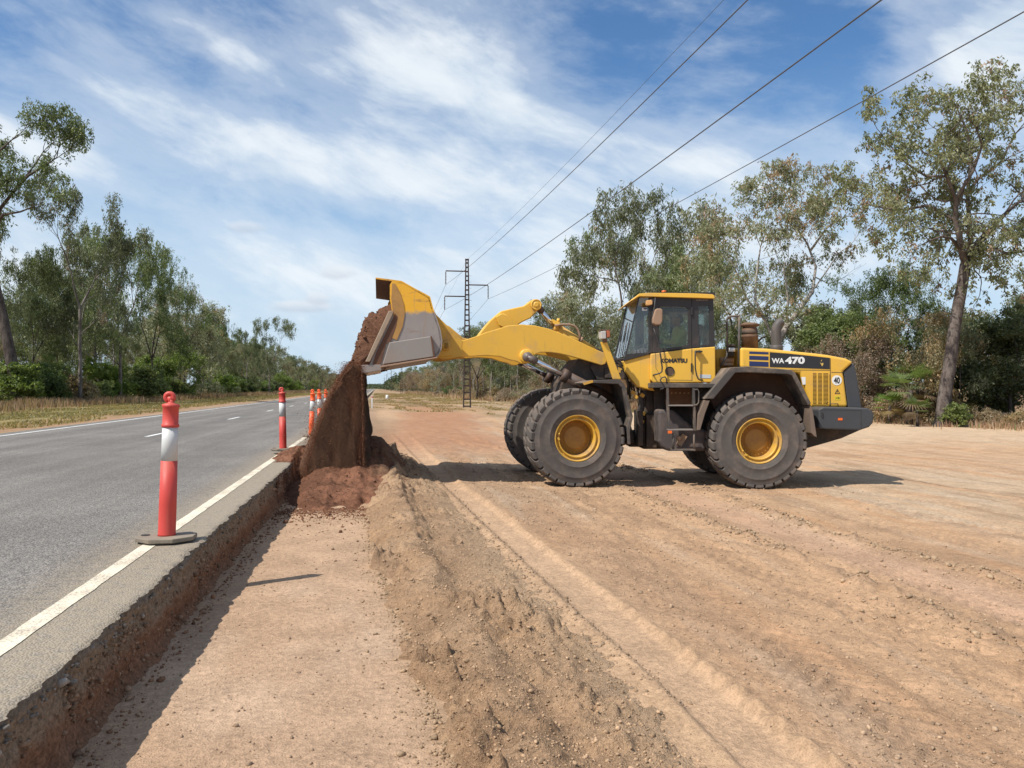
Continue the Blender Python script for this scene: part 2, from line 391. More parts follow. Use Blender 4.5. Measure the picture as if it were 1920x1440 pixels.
def build_ground():
    th = np.concatenate([np.arange(-34, 50, .13), np.arange(50, 326, 4.0)])*math.pi/180
    r = [0.3, 1.0, 1.8, 2.4]; x = 2.8
    while x < 42: r.append(x); x *= 1.0068
    while x < 9000: r.append(x); x *= 1.035
    r = np.array(r); nr, nt = len(r), len(th)
    RR, TT = np.meshgrid(r, th, indexing='ij')
    X = (RR*np.sin(TT)).ravel(); Y = (RR*np.cos(TT)).ravel()
    z, c = ground_fields(X, Y)
    V = np.stack([X, Y, z], 1)
    i, j = np.meshgrid(np.arange(nr-1), np.arange(nt), indexing='ij'); j2 = (j+1) % nt
    F = np.stack([i*nt+j, i*nt+j2, (i+1)*nt+j2, (i+1)*nt+j], -1).reshape(-1, 4)[:, ::-1]
    cap = len(V); V = np.vstack([V, [[0, 0, 0]]]); c = np.vstack([c, c[:1]])
    g = mesh_np('ground', V, F, soil_mat('soil'), smooth=True, cols=c)
    tag(g, kind='structure')
build_ground()
# ------------------------------------------------------------------ road
def asphalt_mat():
    m = bpy.data.materials.new('asphalt'); m.use_nodes = True; q = NT(m.node_tree)
    tc = q.n('ShaderNodeNewGeometry').outputs['Position']; sp = q.n('ShaderNodeSeparateXYZ', {0: tc}).outputs
    n1 = q.noise(tc, .7, 4, .6); n2 = q.noise(tc, 14, 5, .7)
    st = q.noise(q.n('ShaderNodeVectorMath', {0: tc, 1: (1.6, .05, 1)}, operation='MULTIPLY').outputs[0], 1.0, 4, .6)
    vo = q.n('ShaderNodeTexVoronoi', {'Scale': 85.0}); q.t.links.new(tc, vo.inputs['Vector'])
    agg = q.n('ShaderNodeSeparateXYZ', {0: vo.outputs['Color']}).outputs[0]
    c = q.mix(q.ss(q.m('ADD', q.m('MULTIPLY', st, .6), q.m('MULTIPLY', n1, .4)), .35, .65), (.135, .124, .112, 1), (.205, .187, .168, 1))
    c = q.mix(1.0, c, q.n('ShaderNodeCombineXYZ', {0: q.ss(agg, 0, 1, .62, 1.5), 1: q.ss(agg, 0, 1, .62, 1.47), 2: q.ss(agg, 0, 1, .62, 1.42)}).outputs[0], 'MULTIPLY')
    # dusty shoulder outside the edge line
    d = q.ss(q.m('ADD', sp[0], q.m('MULTIPLY', q.m('SUBTRACT', n2, .5), .5)), -2.35, -1.62)
    c = q.mix(q.m('MULTIPLY', d, q.ss(n2, .3, .62, .35, .85)), c, (.33, .265, .185, 1))
    p = q.n('ShaderNodeBsdfPrincipled', {'Base Color': c, 'Roughness': .85, 'Specular IOR Level': .3})
    h = q.m('ADD', q.m('MULTIPLY', vo.outputs['Distance'], -1.0), q.m('MULTIPLY', n2, .6))
    b = q.n('ShaderNodeBump', {'Strength': .7, 'Distance': .008, 'Height': h}); m.node_tree.links.new(b.outputs[0], p.inputs['Normal'])
    o = q.n('ShaderNodeOutputMaterial'); m.node_tree.links.new(p.outputs[0], o.inputs[0]); return m
def cut_mat():
    m = bpy.data.materials.new('cut_face'); m.use_nodes = True; q = NT(m.node_tree)
    tc = q.n('ShaderNodeNewGeometry').outputs['Position']; z = q.n('ShaderNodeSeparateXYZ', {0: tc}).outputs[2]
    n1 = q.noise(tc, 9, 5, .65); n2 = q.noise(tc, 45, 4, .7); n0 = q.noise(tc, 1.6, 3, .6)
    zz = q.m('ADD', z, q.m('MULTIPLY', q.m('SUBTRACT', n1, .5), .12))
    c = q.mix(q.ss(zz, .16, .26), q.mix(n0, (.26, .115, .06, 1), (.22, .13, .08, 1)), (.255, .185, .125, 1))
    c = q.mix(q.ss(zz, .355, .385), c, (.19, .165, .135, 1))
    c = q.mix(q.ss(n2, .35, .75), c, (.40, .31, .22, 1), 'MIX') if False else c
    c = q.n('ShaderNodeVectorMath', {0: c, 'Scale': q.ss(n2, .3, .7, .65, 1.35)}, operation='SCALE').outputs[0]
    p = q.n('ShaderNodeBsdfPrincipled', {'Base Color': c, 'Roughness': .95, 'Specular IOR Level': .15})
    b = q.n('ShaderNodeBump', {'Strength': .9, 'Distance': .02, 'Height': q.m('ADD', n1, n2)}); m.node_tree.links.new(b.outputs[0], p.inputs['Normal'])
    o = q.n('ShaderNodeOutputMaterial'); m.node_tree.links.new(p.outputs[0], o.inputs[0]); return m
def edge_x(Y):
    return ROADX1+fbm(Y*.8, Y*0, 3, 401)*.014+fbm(Y*6, Y*0+2, 3, 403)*.012+fbm(Y*24, Y*0+2, 4, 404)*.018+np.maximum(fbm(Y*5, Y*0+5, 3, 405)-.3, 0)*-.06
def build_road():
    ys = [-12.0]; y = 1.0
    while y < 26: ys.append(y); y += .016+y*.0012
    while y < 1500: ys.append(y); y *= 1.03
    ys = np.array(ys); ex = edge_x(ys)
    rows = []
    for k in range(9):                                             # edge, a few strips inward, then the lanes
        t = [0, .02, .05, .12, .3, .6, 3, 6, 99][k]
        x = np.where(ys > -99, ex-t, 0) if t < 99 else np.full_like(ys, ROADX0)
        z = np.full_like(ys, ROADZ)
        if t == 0: z = z-.012+fbm(ys*9, ys*0, 3, 411)*.008
        elif t < .1: z = z+fbm(ys*9, ys*0+t*60, 3, 413)*.004-.002
        rows.append(np.stack([x, ys, z], 1))
    V = np.concatenate(rows); n = len(ys)
    F = np.array([[k*n+i, k*n+i+1, (k+1)*n+i+1, (k+1)*n+i] for k in range(8) for i in range(n-1)])
    r = mesh_np('road', V, F, asphalt_mat(), smooth=True); tag(r, kind='structure')
    # verge side edge and the far end drop are hidden under the ground; the cut face:
    yy = ys[ys < 200]; ex = edge_x(yy); m = 22; rows = []
    for k in range(m):
        t = k/(m-1); z = ROADZ-.012-t*.50
        bulge = fbm(yy*3, yy*0+t*2.2, 4, 421)*.035+fbm(yy*13, yy*0+t*7, 3, 423)*.022+np.abs(fbm(yy*24, yy*0+t*13, 3, 425))*.016
        x = ex+bulge*min(1, t*8)+np.where(t > .72, ((t-.72)/.28)**1.5*.16, 0)-.02*math.sin(math.pi*min(1, t*2))
        zz = np.full_like(yy, z)
        if k == 0: zz = zz+fbm(yy*9, yy*0, 3, 411)*.008
        rows.append(np.stack([x, yy, zz], 1))
    V = np.concatenate(rows); n = len(yy)
    F = np.array([[k*n+i, (k+1)*n+i, (k+1)*n+i+1, k*n+i+1] for k in range(m-1) for i in range(n-1)])
    tag(mesh_np('excavated_edge', V, F, cut_mat(), smooth=True), kind='structure')
    # painted lines
    def line(name, x0, x1, ya, yb, step):
        yy = np.arange(ya, yb, step) if yb-ya < 60 else np.concatenate([np.arange(ya, 40, .05), np.arange(40, yb, 5)])
        n = len(yy); w = lambda s: fbm(yy*6, yy*0+s, 3, 431)*.006
        a = np.stack([x0+w(1), yy, np.full(n, ROADZ+.004)], 1); b = np.stack([x1+w(4), yy, np.full(n, ROADZ+.004)], 1)
        F = np.array([[i, i+1, n+i+1, n+i] for i in range(n-1)])[:, ::-1]
        return np.concatenate([a, b]), F
    mp = bpy.data.materials.new('road_paint'); mp.use_nodes = True; q = NT(mp.node_tree)
    tc = q.n('ShaderNodeNewGeometry').outputs['Position']
    n1 = q.noise(tc, 3, 5, .65); n2 = q.noise(tc, 60, 3, .7); X = q.n('ShaderNodeSeparateXYZ', {0: tc}).outputs[0]
    c = q.mix(q.ss(n1, .35, .7), (.74, .66, .50, 1), (.62, .52, .38, 1))
    c = q.mix(q.ss(X, -3, -5), c, (.80, .79, .75, 1))
    c = q.mix(q.m('MULTIPLY', q.ss(q.m('ADD', n2, q.m('MULTIPLY', n1, .35)), .66, .82), .8), c, (.22, .19, .16, 1))
    p = q.n('ShaderNodeBsdfPrincipled', {'Base Color': c, 'Roughness': .8}); b = q.n('ShaderNodeBump', {'Strength': .5, 'Distance': .005, 'Height': n2}); q.t.links.new(b.outputs[0], p.inputs['Normal'])
    o = q.n('ShaderNodeOutputMaterial'); q.t.links.new(p.outputs[0], o.inputs[0])
    for name, x0, x1, segs in (('near_edge_line', -1.79, -1.68, [(-10, 700)]), ('far_edge_line', -9.50, -9.38, [(-10, 700)]),
                               ('centre_line', -5.76, -5.64, [(k, k+2.7) for k in np.arange(-1.2, 330, 11.3)])):
        VV, FF, b = [], [], 0
        for a, e in segs:
            v, f = line(name, x0, x1, a, e, .3); VV.append(v); FF.append(f+b); b += len(v)
        tag(mesh_np(name, np.concatenate(VV), np.concatenate(FF), mp), kind='structure')
build_road()

# far country: a low wooded rise closing the horizon
def build_hills():
    az = np.arange(-60, 80, .25)*math.pi/180; V = []
    for k, (R, zf) in enumerate(((2300, 0), (2500, .55), (2900, 1), (3600, 1.0))):
        h = (16+fbm(az*9, az*0, 4, 501)*7)*zf-.5
        V.append(np.stack([R*np.sin(az), R*np.cos(az), h], 1))
    n = len(az); V = np.concatenate(V)
    F = np.array([[k*n+i, k*n+i+1, (k+1)*n+i+1, (k+1)*n+i] for k in range(3) for i in range(n-1)])[:, ::-1]
    o = mesh_np('hills', V, F, mat('distant_bush', (.07, .085, .05), .95, var=.25, vscale=.02, spec=.1), smooth=True)
    tag(o, kind='structure')
build_hills()

# ------------------------------------------------------------------ heaps of soil
def windrow():
    xs = np.arange(-.75, 2.2, .0145); ys = [1.2]
    while ys[-1] < 20.5: ys.append(ys[-1]+.011+ys[-1]*.0011)
    ys = np.array(ys); X, Y = np.meshgrid(xs, ys, indexing='ij'); X = X.ravel(); Y = Y.ravel()
    wl = win(Y, WL)+fbm(Y*1.6, Y*0, 4, 601)*.12+fbm(X*6, Y*6, 3, 603)*.09
    tl = win(Y, TRL)
    wd = np.maximum(tl-.05-wl, .5); t = (X-wl)/wd
    hm = np.interp(Y, [0, 4, 8, 12, 15, 17.4, 18.3, 19.2], [.10, .12, .18, .25, .32, .46, .40, 0.0])
    crest = np.interp(Y, [4, 12, 18], [.34, .36, .46])+fbm(Y*1.1, Y*0+7, 3, 605)*.06
    prof = np.where(t < crest, sst(t, -.02, crest*.98)**.85, 1-.66*sst(t, crest, crest+.16)-.24*sst(t, crest+.15, 1.05))
    prof = prof-.16*np.exp(-((t-crest-.05)/.035)**2)*sst(Y, 6, 9)         # thin step along the crest
    prof = prof*(1-sst(t, .92, 1.12))
    z0 = gz_base(X, Y)
    w = hm*prof
    act = sst(prof, .0, .25)
    patch = sst(fbm(X*1.2, Y*.9, 3, 611), -.25, .3)
    smoothp = sst(fbm(X*1.1+5, Y*.5, 3, 617), .1, .45)
    lump = fbm(X*3, Y*3, 4, 621)*.05+np.maximum(fbm(X*8, Y*8, 4, 623)-.02, 0)*.21*(1-.8*smoothp)+np.abs(fbm(X*17, Y*17, 3, 625))*.034*(1-.6*smoothp)
    w = w + act*lump*(.35+.8*patch)*np.interp(Y, [0, 6, 11, 16, 19], [1, 1, .62, .5, .4])
    w = w - (1-act)*.03 - .012
    z = z0+w
    def c(*a): return np.array(a)[None, :]
    n = fbm(X*2.2, Y*1.4, 5, 631)
    base = c(.450, .292, .175)*(1-sst(n, -.3, .4))[:, None]+c(.360, .226, .132)*sst(n, -.3, .4)[:, None]
    g = (sst(fbm(X*2+8, Y*.8, 4, 641), .05, .4)*.55)[:, None]; base = base*(1-g)+c(.37, .245, .155)*g
    g = (sst(fbm(X*2.4, Y*2, 4, 651), .22, .5)*.5)[:, None]; base = base*(1-g)+c(.46, .29, .165)*g
    g = (sst(t, .5, .95)*.5)[:, None]; base = base*(1-g)+c(.47, .335, .215)*g
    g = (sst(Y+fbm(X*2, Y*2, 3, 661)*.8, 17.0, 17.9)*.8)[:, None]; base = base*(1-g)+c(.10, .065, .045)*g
    nx, ny = len(xs), len(ys)
    i, j = np.meshgrid(np.arange(nx-1), np.arange(ny-1), indexing='ij')
    F = np.stack([i*ny+j, (i+1)*ny+j, (i+1)*ny+j+1, i*ny+j+1], -1).reshape(-1, 4)
    keep = (w > -.035)[F].any(1)
    F = F[keep]; used = np.unique(F); mp = np.zeros(len(X), int); mp[used] = np.arange(len(used))
    org = np.array([.6, 9, 0.])
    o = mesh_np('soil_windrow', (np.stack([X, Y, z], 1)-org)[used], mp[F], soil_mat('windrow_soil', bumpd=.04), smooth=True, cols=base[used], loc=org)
    tag(o, 'long low windrow of brown lumpy soil running towards the camera beside the trench', 'soil ridge')
windrow()
SOILX = dict(x0=-1.45, x1=.35)
def soil_pile():
    xs = np.arange(-2.0, .75, .018); ys = np.arange(10.6, 19.0, .022)
    X, Y = np.meshgrid(xs, ys, indexing='ij'); X = X.ravel(); Y = Y.ravel()
    # fan of fresh fill, toe towards the camera, spilling against and over the pavement edge
    toe = 11.15+fbm(X*2.2, X*0, 4, 701)*.9+fbm(X*6, Y*6, 3, 702)*.35+.5*np.abs(X+.6)
    ax = np.interp(X, [-2.0, -1.75, -1.36, -1.0, -.3, .1, .6], [0, .02, .3, .5, .62, .60, .1])
    f = np.clip((Y-toe)/4.4, 0, 1)**.95
    b = 1-sst(Y, 16.8, 18.4)
    w = ax*f*b*1.05
    road = X < edge_x(Y)+.0
    gz = gz_base(X, Y)+np.where(road, ROADZ, 0)
    w = np.where(road, np.maximum(0, .17*np.exp(-((Y-15.2)/1.5)**2)*sst(X, -2.0, -1.3)+fbm(X*3, Y*3, 3, 703)*.03-.025), np.where(X > ROADX1-.1, np.maximum(w, (ROADZ+.12)*np.exp(-((Y-15.3)/1.4)**2)*(1-sst(X, -1.4, -.5))), w))
    act = sst(w, 0, .05)
    w = w+act*(fbm(X*4, Y*4, 4, 711)*.035+np.maximum(fbm(X*13, Y*13, 4, 713), -.05)*.035+np.abs(fbm(X*26, Y*26, 3, 715))*.014)-.008*(1-act)-.004
    z = gz+w
    n = fbm(X*2, Y*2, 4, 721); cc = np.array([.235, .108, .062])[None, :]*(1-.35*sst(n, -.2, .4))[:, None]
    g = (sst(X, -.25, .35)*sst(fbm(X*4, Y*4, 3, 723), -.4, .3)*.6)[:, None]; cc = cc*(1-g)+np.array([.27, .18, .11])[None, :]*g
    nx, ny = len(xs), len(ys); i, j = np.meshgrid(np.arange(nx-1), np.arange(ny-1), indexing='ij')
    F = np.stack([i*ny+j, (i+1)*ny+j, (i+1)*ny+j+1, i*ny+j+1], -1).reshape(-1, 4)
    F = F[(w > -.0115)[F].any(1)]; used = np.unique(F); mp = np.zeros(len(X), int); mp[used] = np.arange(len(used))
    org = np.array([-.6, 14, 0.])
    o = mesh_np('soil_pile', (np.stack([X, Y, z], 1)-org)[used], mp[F], soil_mat('fresh_soil', bumpd=.03), smooth=True, cols=cc[used], loc=org)
    tag(o, 'fresh pile of dark reddish brown soil spreading under the loader bucket in the trench', 'soil pile')
soil_pile()

# loose clods and stones: many small broken lumps joined into one scatter each
ICO = None
def rocks(n, rng):
    """n random lumps -> (n,12,3) unit-ish verts, shared (20,3) faces"""
    p = (1+5**.5)/2
    v = np.array([(-1, p, 0), (1, p, 0), (-1, -p, 0), (1, -p, 0), (0, -1, p), (0, 1, p), (0, -1, -p), (0, 1, -p), (p, 0, -1), (p, 0, 1), (-p, 0, -1), (-p, 0, 1)])/math.sqrt(1+p*p)
    f = np.array([(0, 11, 5), (0, 5, 1), (0, 1, 7), (0, 7, 10), (0, 10, 11), (1, 5, 9), (5, 11, 4), (11, 10, 2), (10, 7, 6), (7, 1, 8), (3, 9, 4), (3, 4, 2), (3, 2, 6), (3, 6, 8), (3, 8, 9), (4, 9, 5), (2, 4, 11), (6, 2, 10), (8, 6, 7), (9, 8, 1)])
    V = v[None]*rng.uniform(.6, 1.25, (n, 12, 1))*rng.uniform(.6, 1.2, (n, 1, 3))
    a = rng.uniform(0, 2*np.pi, n); ca, sa = np.cos(a), np.sin(a)
    x = V[..., 0]*ca[:, None]-V[..., 1]*sa[:, None]; y = V[..., 0]*sa[:, None]+V[..., 1]*ca[:, None]
    V = np.stack([x, y, V[..., 2]], -1)
    return V, f
def scatter(name, P, S, C, mat_, rng, label, cat, sink=.25, kind='stuff'):
    n = len(P); V, f = rocks(n, rng)
    V = V*S[:, None, None]; V[..., 2] *= .8
    V = V+P[:, None, :]; V[..., 2] += (S*(.5-sink))[:, None]
    F = (f[None]+np.arange(n)[:, None, None]*12).reshape(-1, 3)
    cc = np.repeat(C, 12, 0)
    o = mesh_np(name, V.reshape(-1, 3), F, mat_, cols=cc); tag(o, label, cat, kind=kind); return o
def clods():
    rng = np.random.default_rng(4); P = []; S = []; C = []
    def put(X, Y, s, col, zadd=0):
        z, _ = ground_fields(X, Y); P.append(np.stack([X, Y, z+zadd], 1)); S.append(s); C.append(np.array(col)[None]*rng.uniform(.7, 1.2, (len(X), 1)))
    n = 2600; Y = 3+rng.uniform(0, 1, n)**1.3*14; X = win(Y, WL)-np.abs(rng.normal(0, .08, n))*rng.exponential(1, n)+.08
    put(X, Y, rng.gamma(1.3, .0035, n)+.003, (.36, .25, .155))
    n = 1500; Y = 3+rng.uniform(0, 1, n)**1.5*10; X = rng.uniform(-1.25, .3, n)
    put(X, Y, rng.gamma(1.2, .0025, n)+.002, (.36, .25, .165))
    n = 1500; Y = 4+rng.uniform(0, 1, n)*13; X = win(Y, TRL)-.03+rng.normal(0, .06, n)
    put(X, Y, rng.gamma(1.3, .0035, n)+.003, (.36, .25, .16))
    n = 13000; Y = 3+rng.uniform(0, 1, n)**1.3*16; X = win(Y, TRR)+.1+rng.gamma(1.3, 1.4, n)
    put(X, Y, rng.gamma(1.2, .003, n)+.003, (.40, .275, .175))
    for x0, sd in ((4.45, 61), (5.95, 71)):
        n = 2600; Y = 4.5+rng.uniform(0, 1, n)*16
        X = x0+fbm(Y*.22, Y*0+sd, 3, sd)*.28+np.interp(Y, [5, 12, 25], [0, -.25, -.9])+rng.normal(0, .14, n)*rng.exponential(1.2, n); kk = fbm(Y*1.1, Y*0, 3, sd+9) > -.12; X, Y = X[kk], Y[kk]; n = len(X)
        put(X, Y, rng.gamma(1.3, .006, n)+.004, (.38, .265, .165))
    n = 1600; Y = rng.uniform(12.5, 15.5, n); X = rng.uniform(2.2, 8.5, n); put(X, Y, rng.gamma(1.3, .004, n)+.004, (.42, .29, .19))
    n = 900; Y = rng.uniform(2.5, 16, n); X = -1.28+np.abs(rng.normal(0, .06, n)); put(X, Y, rng.gamma(1.3, .004, n)+.003, (.28, .15, .085))
    n = 2500; Y = 11.2-rng.exponential(.35, n)+rng.normal(0, .1, n); X = rng.uniform(-1.3, .2, n); put(X, Y, rng.gamma(1.3, .004, n)+.003, (.19, .09, .05))
    P = np.concatenate(P); S = np.concatenate(S); C = np.concatenate(C); ok = S < .07
    m = soil_mat('clod_soil', fine=1.6, bumpd=.006)
    scatter('soil_clods', P[ok], S[ok], C[ok], m, rng, 'loose brown soil clods and grit scattered over the bare worksite ground', 'soil clods')
    # clods lying on the windrow and on the fresh pile, height read from those meshes
    def on(objn, n, sz, col, nm, lab, cat, yb=None):
        o = bpy.data.objects[objn]; me = o.data; v = np.empty(len(me.vertices)*3, np.float32); me.vertices.foreach_get('co', v); v = v.reshape(-1, 3)+np.array(o.location)
        if yb: v = v[(v[:, 1] < yb)]
        w = 1/np.maximum(v[:, 1], 3)**(.5); k = rng.choice(len(v), n, p=w/w.sum()); p = v[k].astype(float)
        s = rng.gamma(1.1, sz*.55, n)+.0035; s = np.minimum(s, .05)
        c = np.array(col)[None]*rng.uniform(.65, 1.2, (n, 1)); scatter(nm, p, s, c, m, rng, lab, cat)
    on('soil_windrow', 16000, .0048, (.42, .28, .17), 'windrow_clods', 'crumbled brown clods lying all over the long windrow', 'soil clods')
    on('soil_pile', 6000, .006, (.17, .08, .045), 'pile_clods', 'dark red crumbs covering the fresh soil pile under the bucket', 'soil clods')
clods()
def face_stones():
    rng = np.random.default_rng(31); n = 2600; Y = 2.2+rng.uniform(0, 1, n)**1.4*13; t = rng.uniform(.02, .95, n)
    X = edge_x(Y)-.004+rng.normal(0, .008, n)+np.where(t > .72, ((t-.72)/.28)**1.5*.14, 0); Z = ROADZ-.012-t*.46
    s = rng.gamma(1.3, .0045, n)+.004; c = np.where((t < .25)[:, None], np.array([.27, .23, .19]), np.array([.30, .19, .12]))*rng.uniform(.6, 1.3, (n, 1))
    ok = s < .035; scatter('gravel', np.stack([X, Y, Z], 1)[ok], s[ok], c[ok], soil_mat('stone_soil', fine=1.6, bumpd=.004), rng, 'small stones sticking out of the excavated pavement edge', 'gravel', sink=.5)
face_stones()
# ------------------------------------------------------------------ wheel loader
LX0, LD0 = 3.18, 15.9
YEL = mat('yellow_paint', (.76, .435, .055), .42, var=.06, vscale=1.5, dirt=.34, dirtcol=(.46, .30, .16), dscale=1.9, spec=.45, grime=.85)
YELD = mat('dusty_yellow_paint', (.62, .35, .045), .6, var=.1, vscale=3, dirt=.5, dirtcol=(.36, .21, .10), dscale=2.4)
BLK = mat('black_paint', (.028, .026, .025), .5, var=.2, dirt=.35, dirtcol=(.16, .115, .08), dscale=2.2)
DRK = mat('grimy_steel', (.045, .035, .028), .75, var=.3, dirt=.5, dirtcol=(.15, .095, .06), dscale=3.0)
FEN = mat('fender_rubber', (.06, .052, .047), .7, var=.15, dirt=.55, dirtcol=(.26, .19, .135), dscale=2.5)
CWM = mat('counterweight_grey', (.048, .050, .054), .6, var=.12, dirt=.28, dirtcol=(.17, .135, .105), dscale=1.8)
TYR = mat('tyre_rubber', (.098, .086, .077), .88, var=.22, vscale=5, dirt=.55, dirtcol=(.20, .155, .125), dscale=3.2, bump=.25, bscale=40, spec=.2)
RIM = mat('rim_yellow', (.66, .38, .045), .38, var=.08, dirt=.6, dirtcol=(.28, .17, .09), dscale=3.5)
HUB = mat('hub_yellow', (.34, .17, .03), .6, var=.15, dirt=.5, dirtcol=(.18, .10, .05), dscale=4)
CHR = mat('chrome', (.75, .76, .78), .14, metal=1, var=.03, dirt=.12, dirtcol=(.2, .14, .1))
CYL = mat('cylinder_brown', (.075, .045, .032), .6, var=.25, dirt=.4, dirtcol=(.20, .13, .09))
STL = mat('worn_steel', (.30, .265, .235), .5, metal=.25, var=.12, vscale=2, dirt=.35, dirtcol=(.33, .22, .15), dscale=1.4)
TANM = mat('dusty_plastic', (.30, .19, .12), .75, var=.15, dirt=.3)
RUST = mat('rusty_housing', (.13, .07, .04), .8, var=.25, dirt=.4, dirtcol=(.27, .18, .11))
WHT = mat('white_decal', (.78, .77, .73), .5, var=.04)
NAVY = mat('blue_decal', (.018, .028, .10), .45, var=.06)
DEC = mat('black_decal', (.022, .022, .024), .45, var=.1, dirt=.12, dirtcol=(.2, .15, .1))
ORA = mat('orange_lens', (.80, .14, .015), .3, var=.08)
LEN = mat('lamp_lens', (.50, .47, .42), .25, var=.1)
SEATM = mat('seat_fabric', (.03, .03, .035), .85)

def bucket_mat():
    m = bpy.data.materials.new('bucket_paint'); m.use_nodes = True; q = NT(m.node_tree)
    tc = q.n('ShaderNodeNewGeometry').outputs['Position']; z = q.n('ShaderNodeSeparateXYZ', {0: tc}).outputs[2]
    n1 = q.noise(tc, 3.2, 6, .65); n2 = q.noise(tc, 14, 5, .7)
    sx = q.n('ShaderNodeVectorMath', {0: tc, 1: (1.2, 1.2, 6)}, operation='MULTIPLY').outputs[0]; n3 = q.noise(sx, 2.2, 6, .7)
    sx2 = q.n('ShaderNodeVectorMath', {0: tc, 1: (14, 14, 1.2)}, operation='MULTIPLY').outputs[0]; n4 = q.noise(sx2, 1.0, 5, .7)
    worn = q.ss(q.m('ADD', z, q.m('MULTIPLY', q.m('SUBTRACT', n1, .5), .35)), 2.98, 2.90)
    chips = q.ss(n2, .66, .72, 0, .7)
    yel = q.mix(q.ss(n3, .5, .75), (.82, .42, .026, 1), (.40, .22, .06, 1))
    stl = q.mix(n1, (.27, .235, .215, 1), (.36, .315, .285, 1))
    c = q.mix(q.m('MAXIMUM', worn, chips), yel, stl)
    c = q.mix(q.ss(n3, .60, .78, 0, .8), c, (.23, .12, .07, 1))
    c = q.mix(q.ss(n4, .56, .74, 0, .45), c, (.33, .21, .13, 1)); c = q.mix(q.ss(n4, .40, .28, 0, .35), c, (.12, .09, .07, 1))
    p = q.n('ShaderNodeBsdfPrincipled', {'Base Color': c, 'Roughness': q.ss(n1, .3, .7, .45, .7), 'Metallic': q.m('MULTIPLY', worn, .25)})
    o = q.n('ShaderNodeOutputMaterial'); q.t.links.new(p.outputs[0], o.inputs[0]); return m
BKT = bucket_mat()
SOILED = mat('soil_stained_steel', (.13, .062, .036), .9, var=.3, vscale=9, bump=.6, bscale=30)
def glass_mat(name, tint, refl=.10):
    m = bpy.data.materials.new(name); m.use_nodes = True; q = NT(m.node_tree)
    t = q.n('ShaderNodeBsdfTransparent', {0: tint+(1,)}); g = q.n('ShaderNodeBsdfGlossy', {0: (.9, .93, .95, 1), 1: .02})
    lw = q.n('ShaderNodeLayerWeight', {0: .25}).outputs['Fresnel']
    d = q.n('ShaderNodeBsdfDiffuse', {0: (.30, .26, .21, 1)})
    n = q.noise(q.n('ShaderNodeTexCoord').outputs['Object'], 3, 5, .65)
    a = q.n('ShaderNodeMixShader', {0: q.ss(n, .35, .8, .02, .16), 1: t.outputs[0], 2: d.outputs[0]})
    x = q.n('ShaderNodeMixShader', {0: q.m('ADD', q.m('MULTIPLY', lw, .8), refl*.5, clamp=True), 1: a.outputs[0], 2: g.outputs[0]})
    o = q.n('ShaderNodeOutputMaterial'); q.t.links.new(x.outputs[0], o.inputs[0]); return m
GLS = glass_mat('cab_glass', (.84, .89, .86), .04)
GLF = glass_mat('windscreen_glass', (.86, .90, .90), .10)

root = empty('wheel_loader', (LX0*CT+LD0*ST, LD0*CT-LX0*ST, 0), -TH)
tag(root, 'yellow articulated wheel loader tipping soil from its raised bucket beside the road', 'wheel loader')
root['anchor'] = 'ground'
del root['anchor']
def L(px, py, d): return Vector(((px-960)/FPX*d-LX0, d-LD0, CAMZ+(HOR-py)/FPX*d))
def Lp(pts, d): return [L(x, y, d) for x, y in pts]
def D0(y): return y+LD0
# front frame, turned at the articulation
PHI = rad(9.5); PV = Vector((-.50, 0, 0))
hx, hy = -math.cos(PHI), -math.sin(PHI); nx_, ny_ = math.sin(PHI), -math.cos(PHI)
NV = Vector((nx_, ny_, 0)); HV = Vector((hx, hy, 0)); ZV = Vector((0, 0, 1))
def Fp(px, py, e):
    t = (px-960)/FPX
    a = (t*(LD0+e*ny_)-PV.x-LX0-e*nx_)/(hx-t*hy)
    p = PV+HV*a+NV*e; p.z = CAMZ+(HOR-py)/FPX*(LD0+p.y)
    return p
def Fq(a, e, z): return PV+HV*a+NV*e+ZV*z
def inv(p): d = Vector(p)-PV; return d.dot(HV), d.dot(NV), p[2]
def Fpl(pts, e): return [Fp(x, y, e) for x, y in pts]
def mir(p, e): a, _, z = inv(p); return Fq(a, e, z)

def px_text(s, size, bold, matl, parent, name, origin, xdir=Vector((1, 0, 0)), extr=.002, width=None, shear=0):
    """lettering as a thin mesh standing proud of its panel; the face looks to -Y"""
    cu = bpy.data.curves.new(name, 'FONT'); cu.body = s; cu.size = 1; cu.offset = bold; cu.extrude = 0; cu.shear = shear
    ob = bpy.data.objects.new(name, cu); COL.objects.link(ob); bpy.context.view_layer.update()
    dg = bpy.context.evaluated_depsgraph_get(); me = bpy.data.meshes.new_from_object(ob.evaluated_get(dg)); bpy.data.objects.remove(ob)
    v = np.empty(len(me.vertices)*3); me.vertices.foreach_get('co', v); v = v.reshape(-1, 3)
    mn, mx = v.min(0), v.max(0); hgt = mx[1]-mn[1]; k = size/hgt; kx = k if width is None else width/(mx[0]-mn[0])
    X = (v[:, 0]-mn[0])*kx; Z = (v[:, 1]-mn[1])*k
    n = Vector((0, -1, 0)) if abs(xdir.y) < 1e-6 else xdir.cross(ZV)
    co = np.array([list(origin+xdir*float(a)+ZV*float(b)+n*extr) for a, b in zip(X, Z)], np.float32)
    me.vertices.foreach_set('co', co.ravel()); me.materials.clear(); me.materials.append(matl); me.update()
    o = bpy.data.objects.new(name, me); COL.objects.link(o); o.parent = parent
    return o

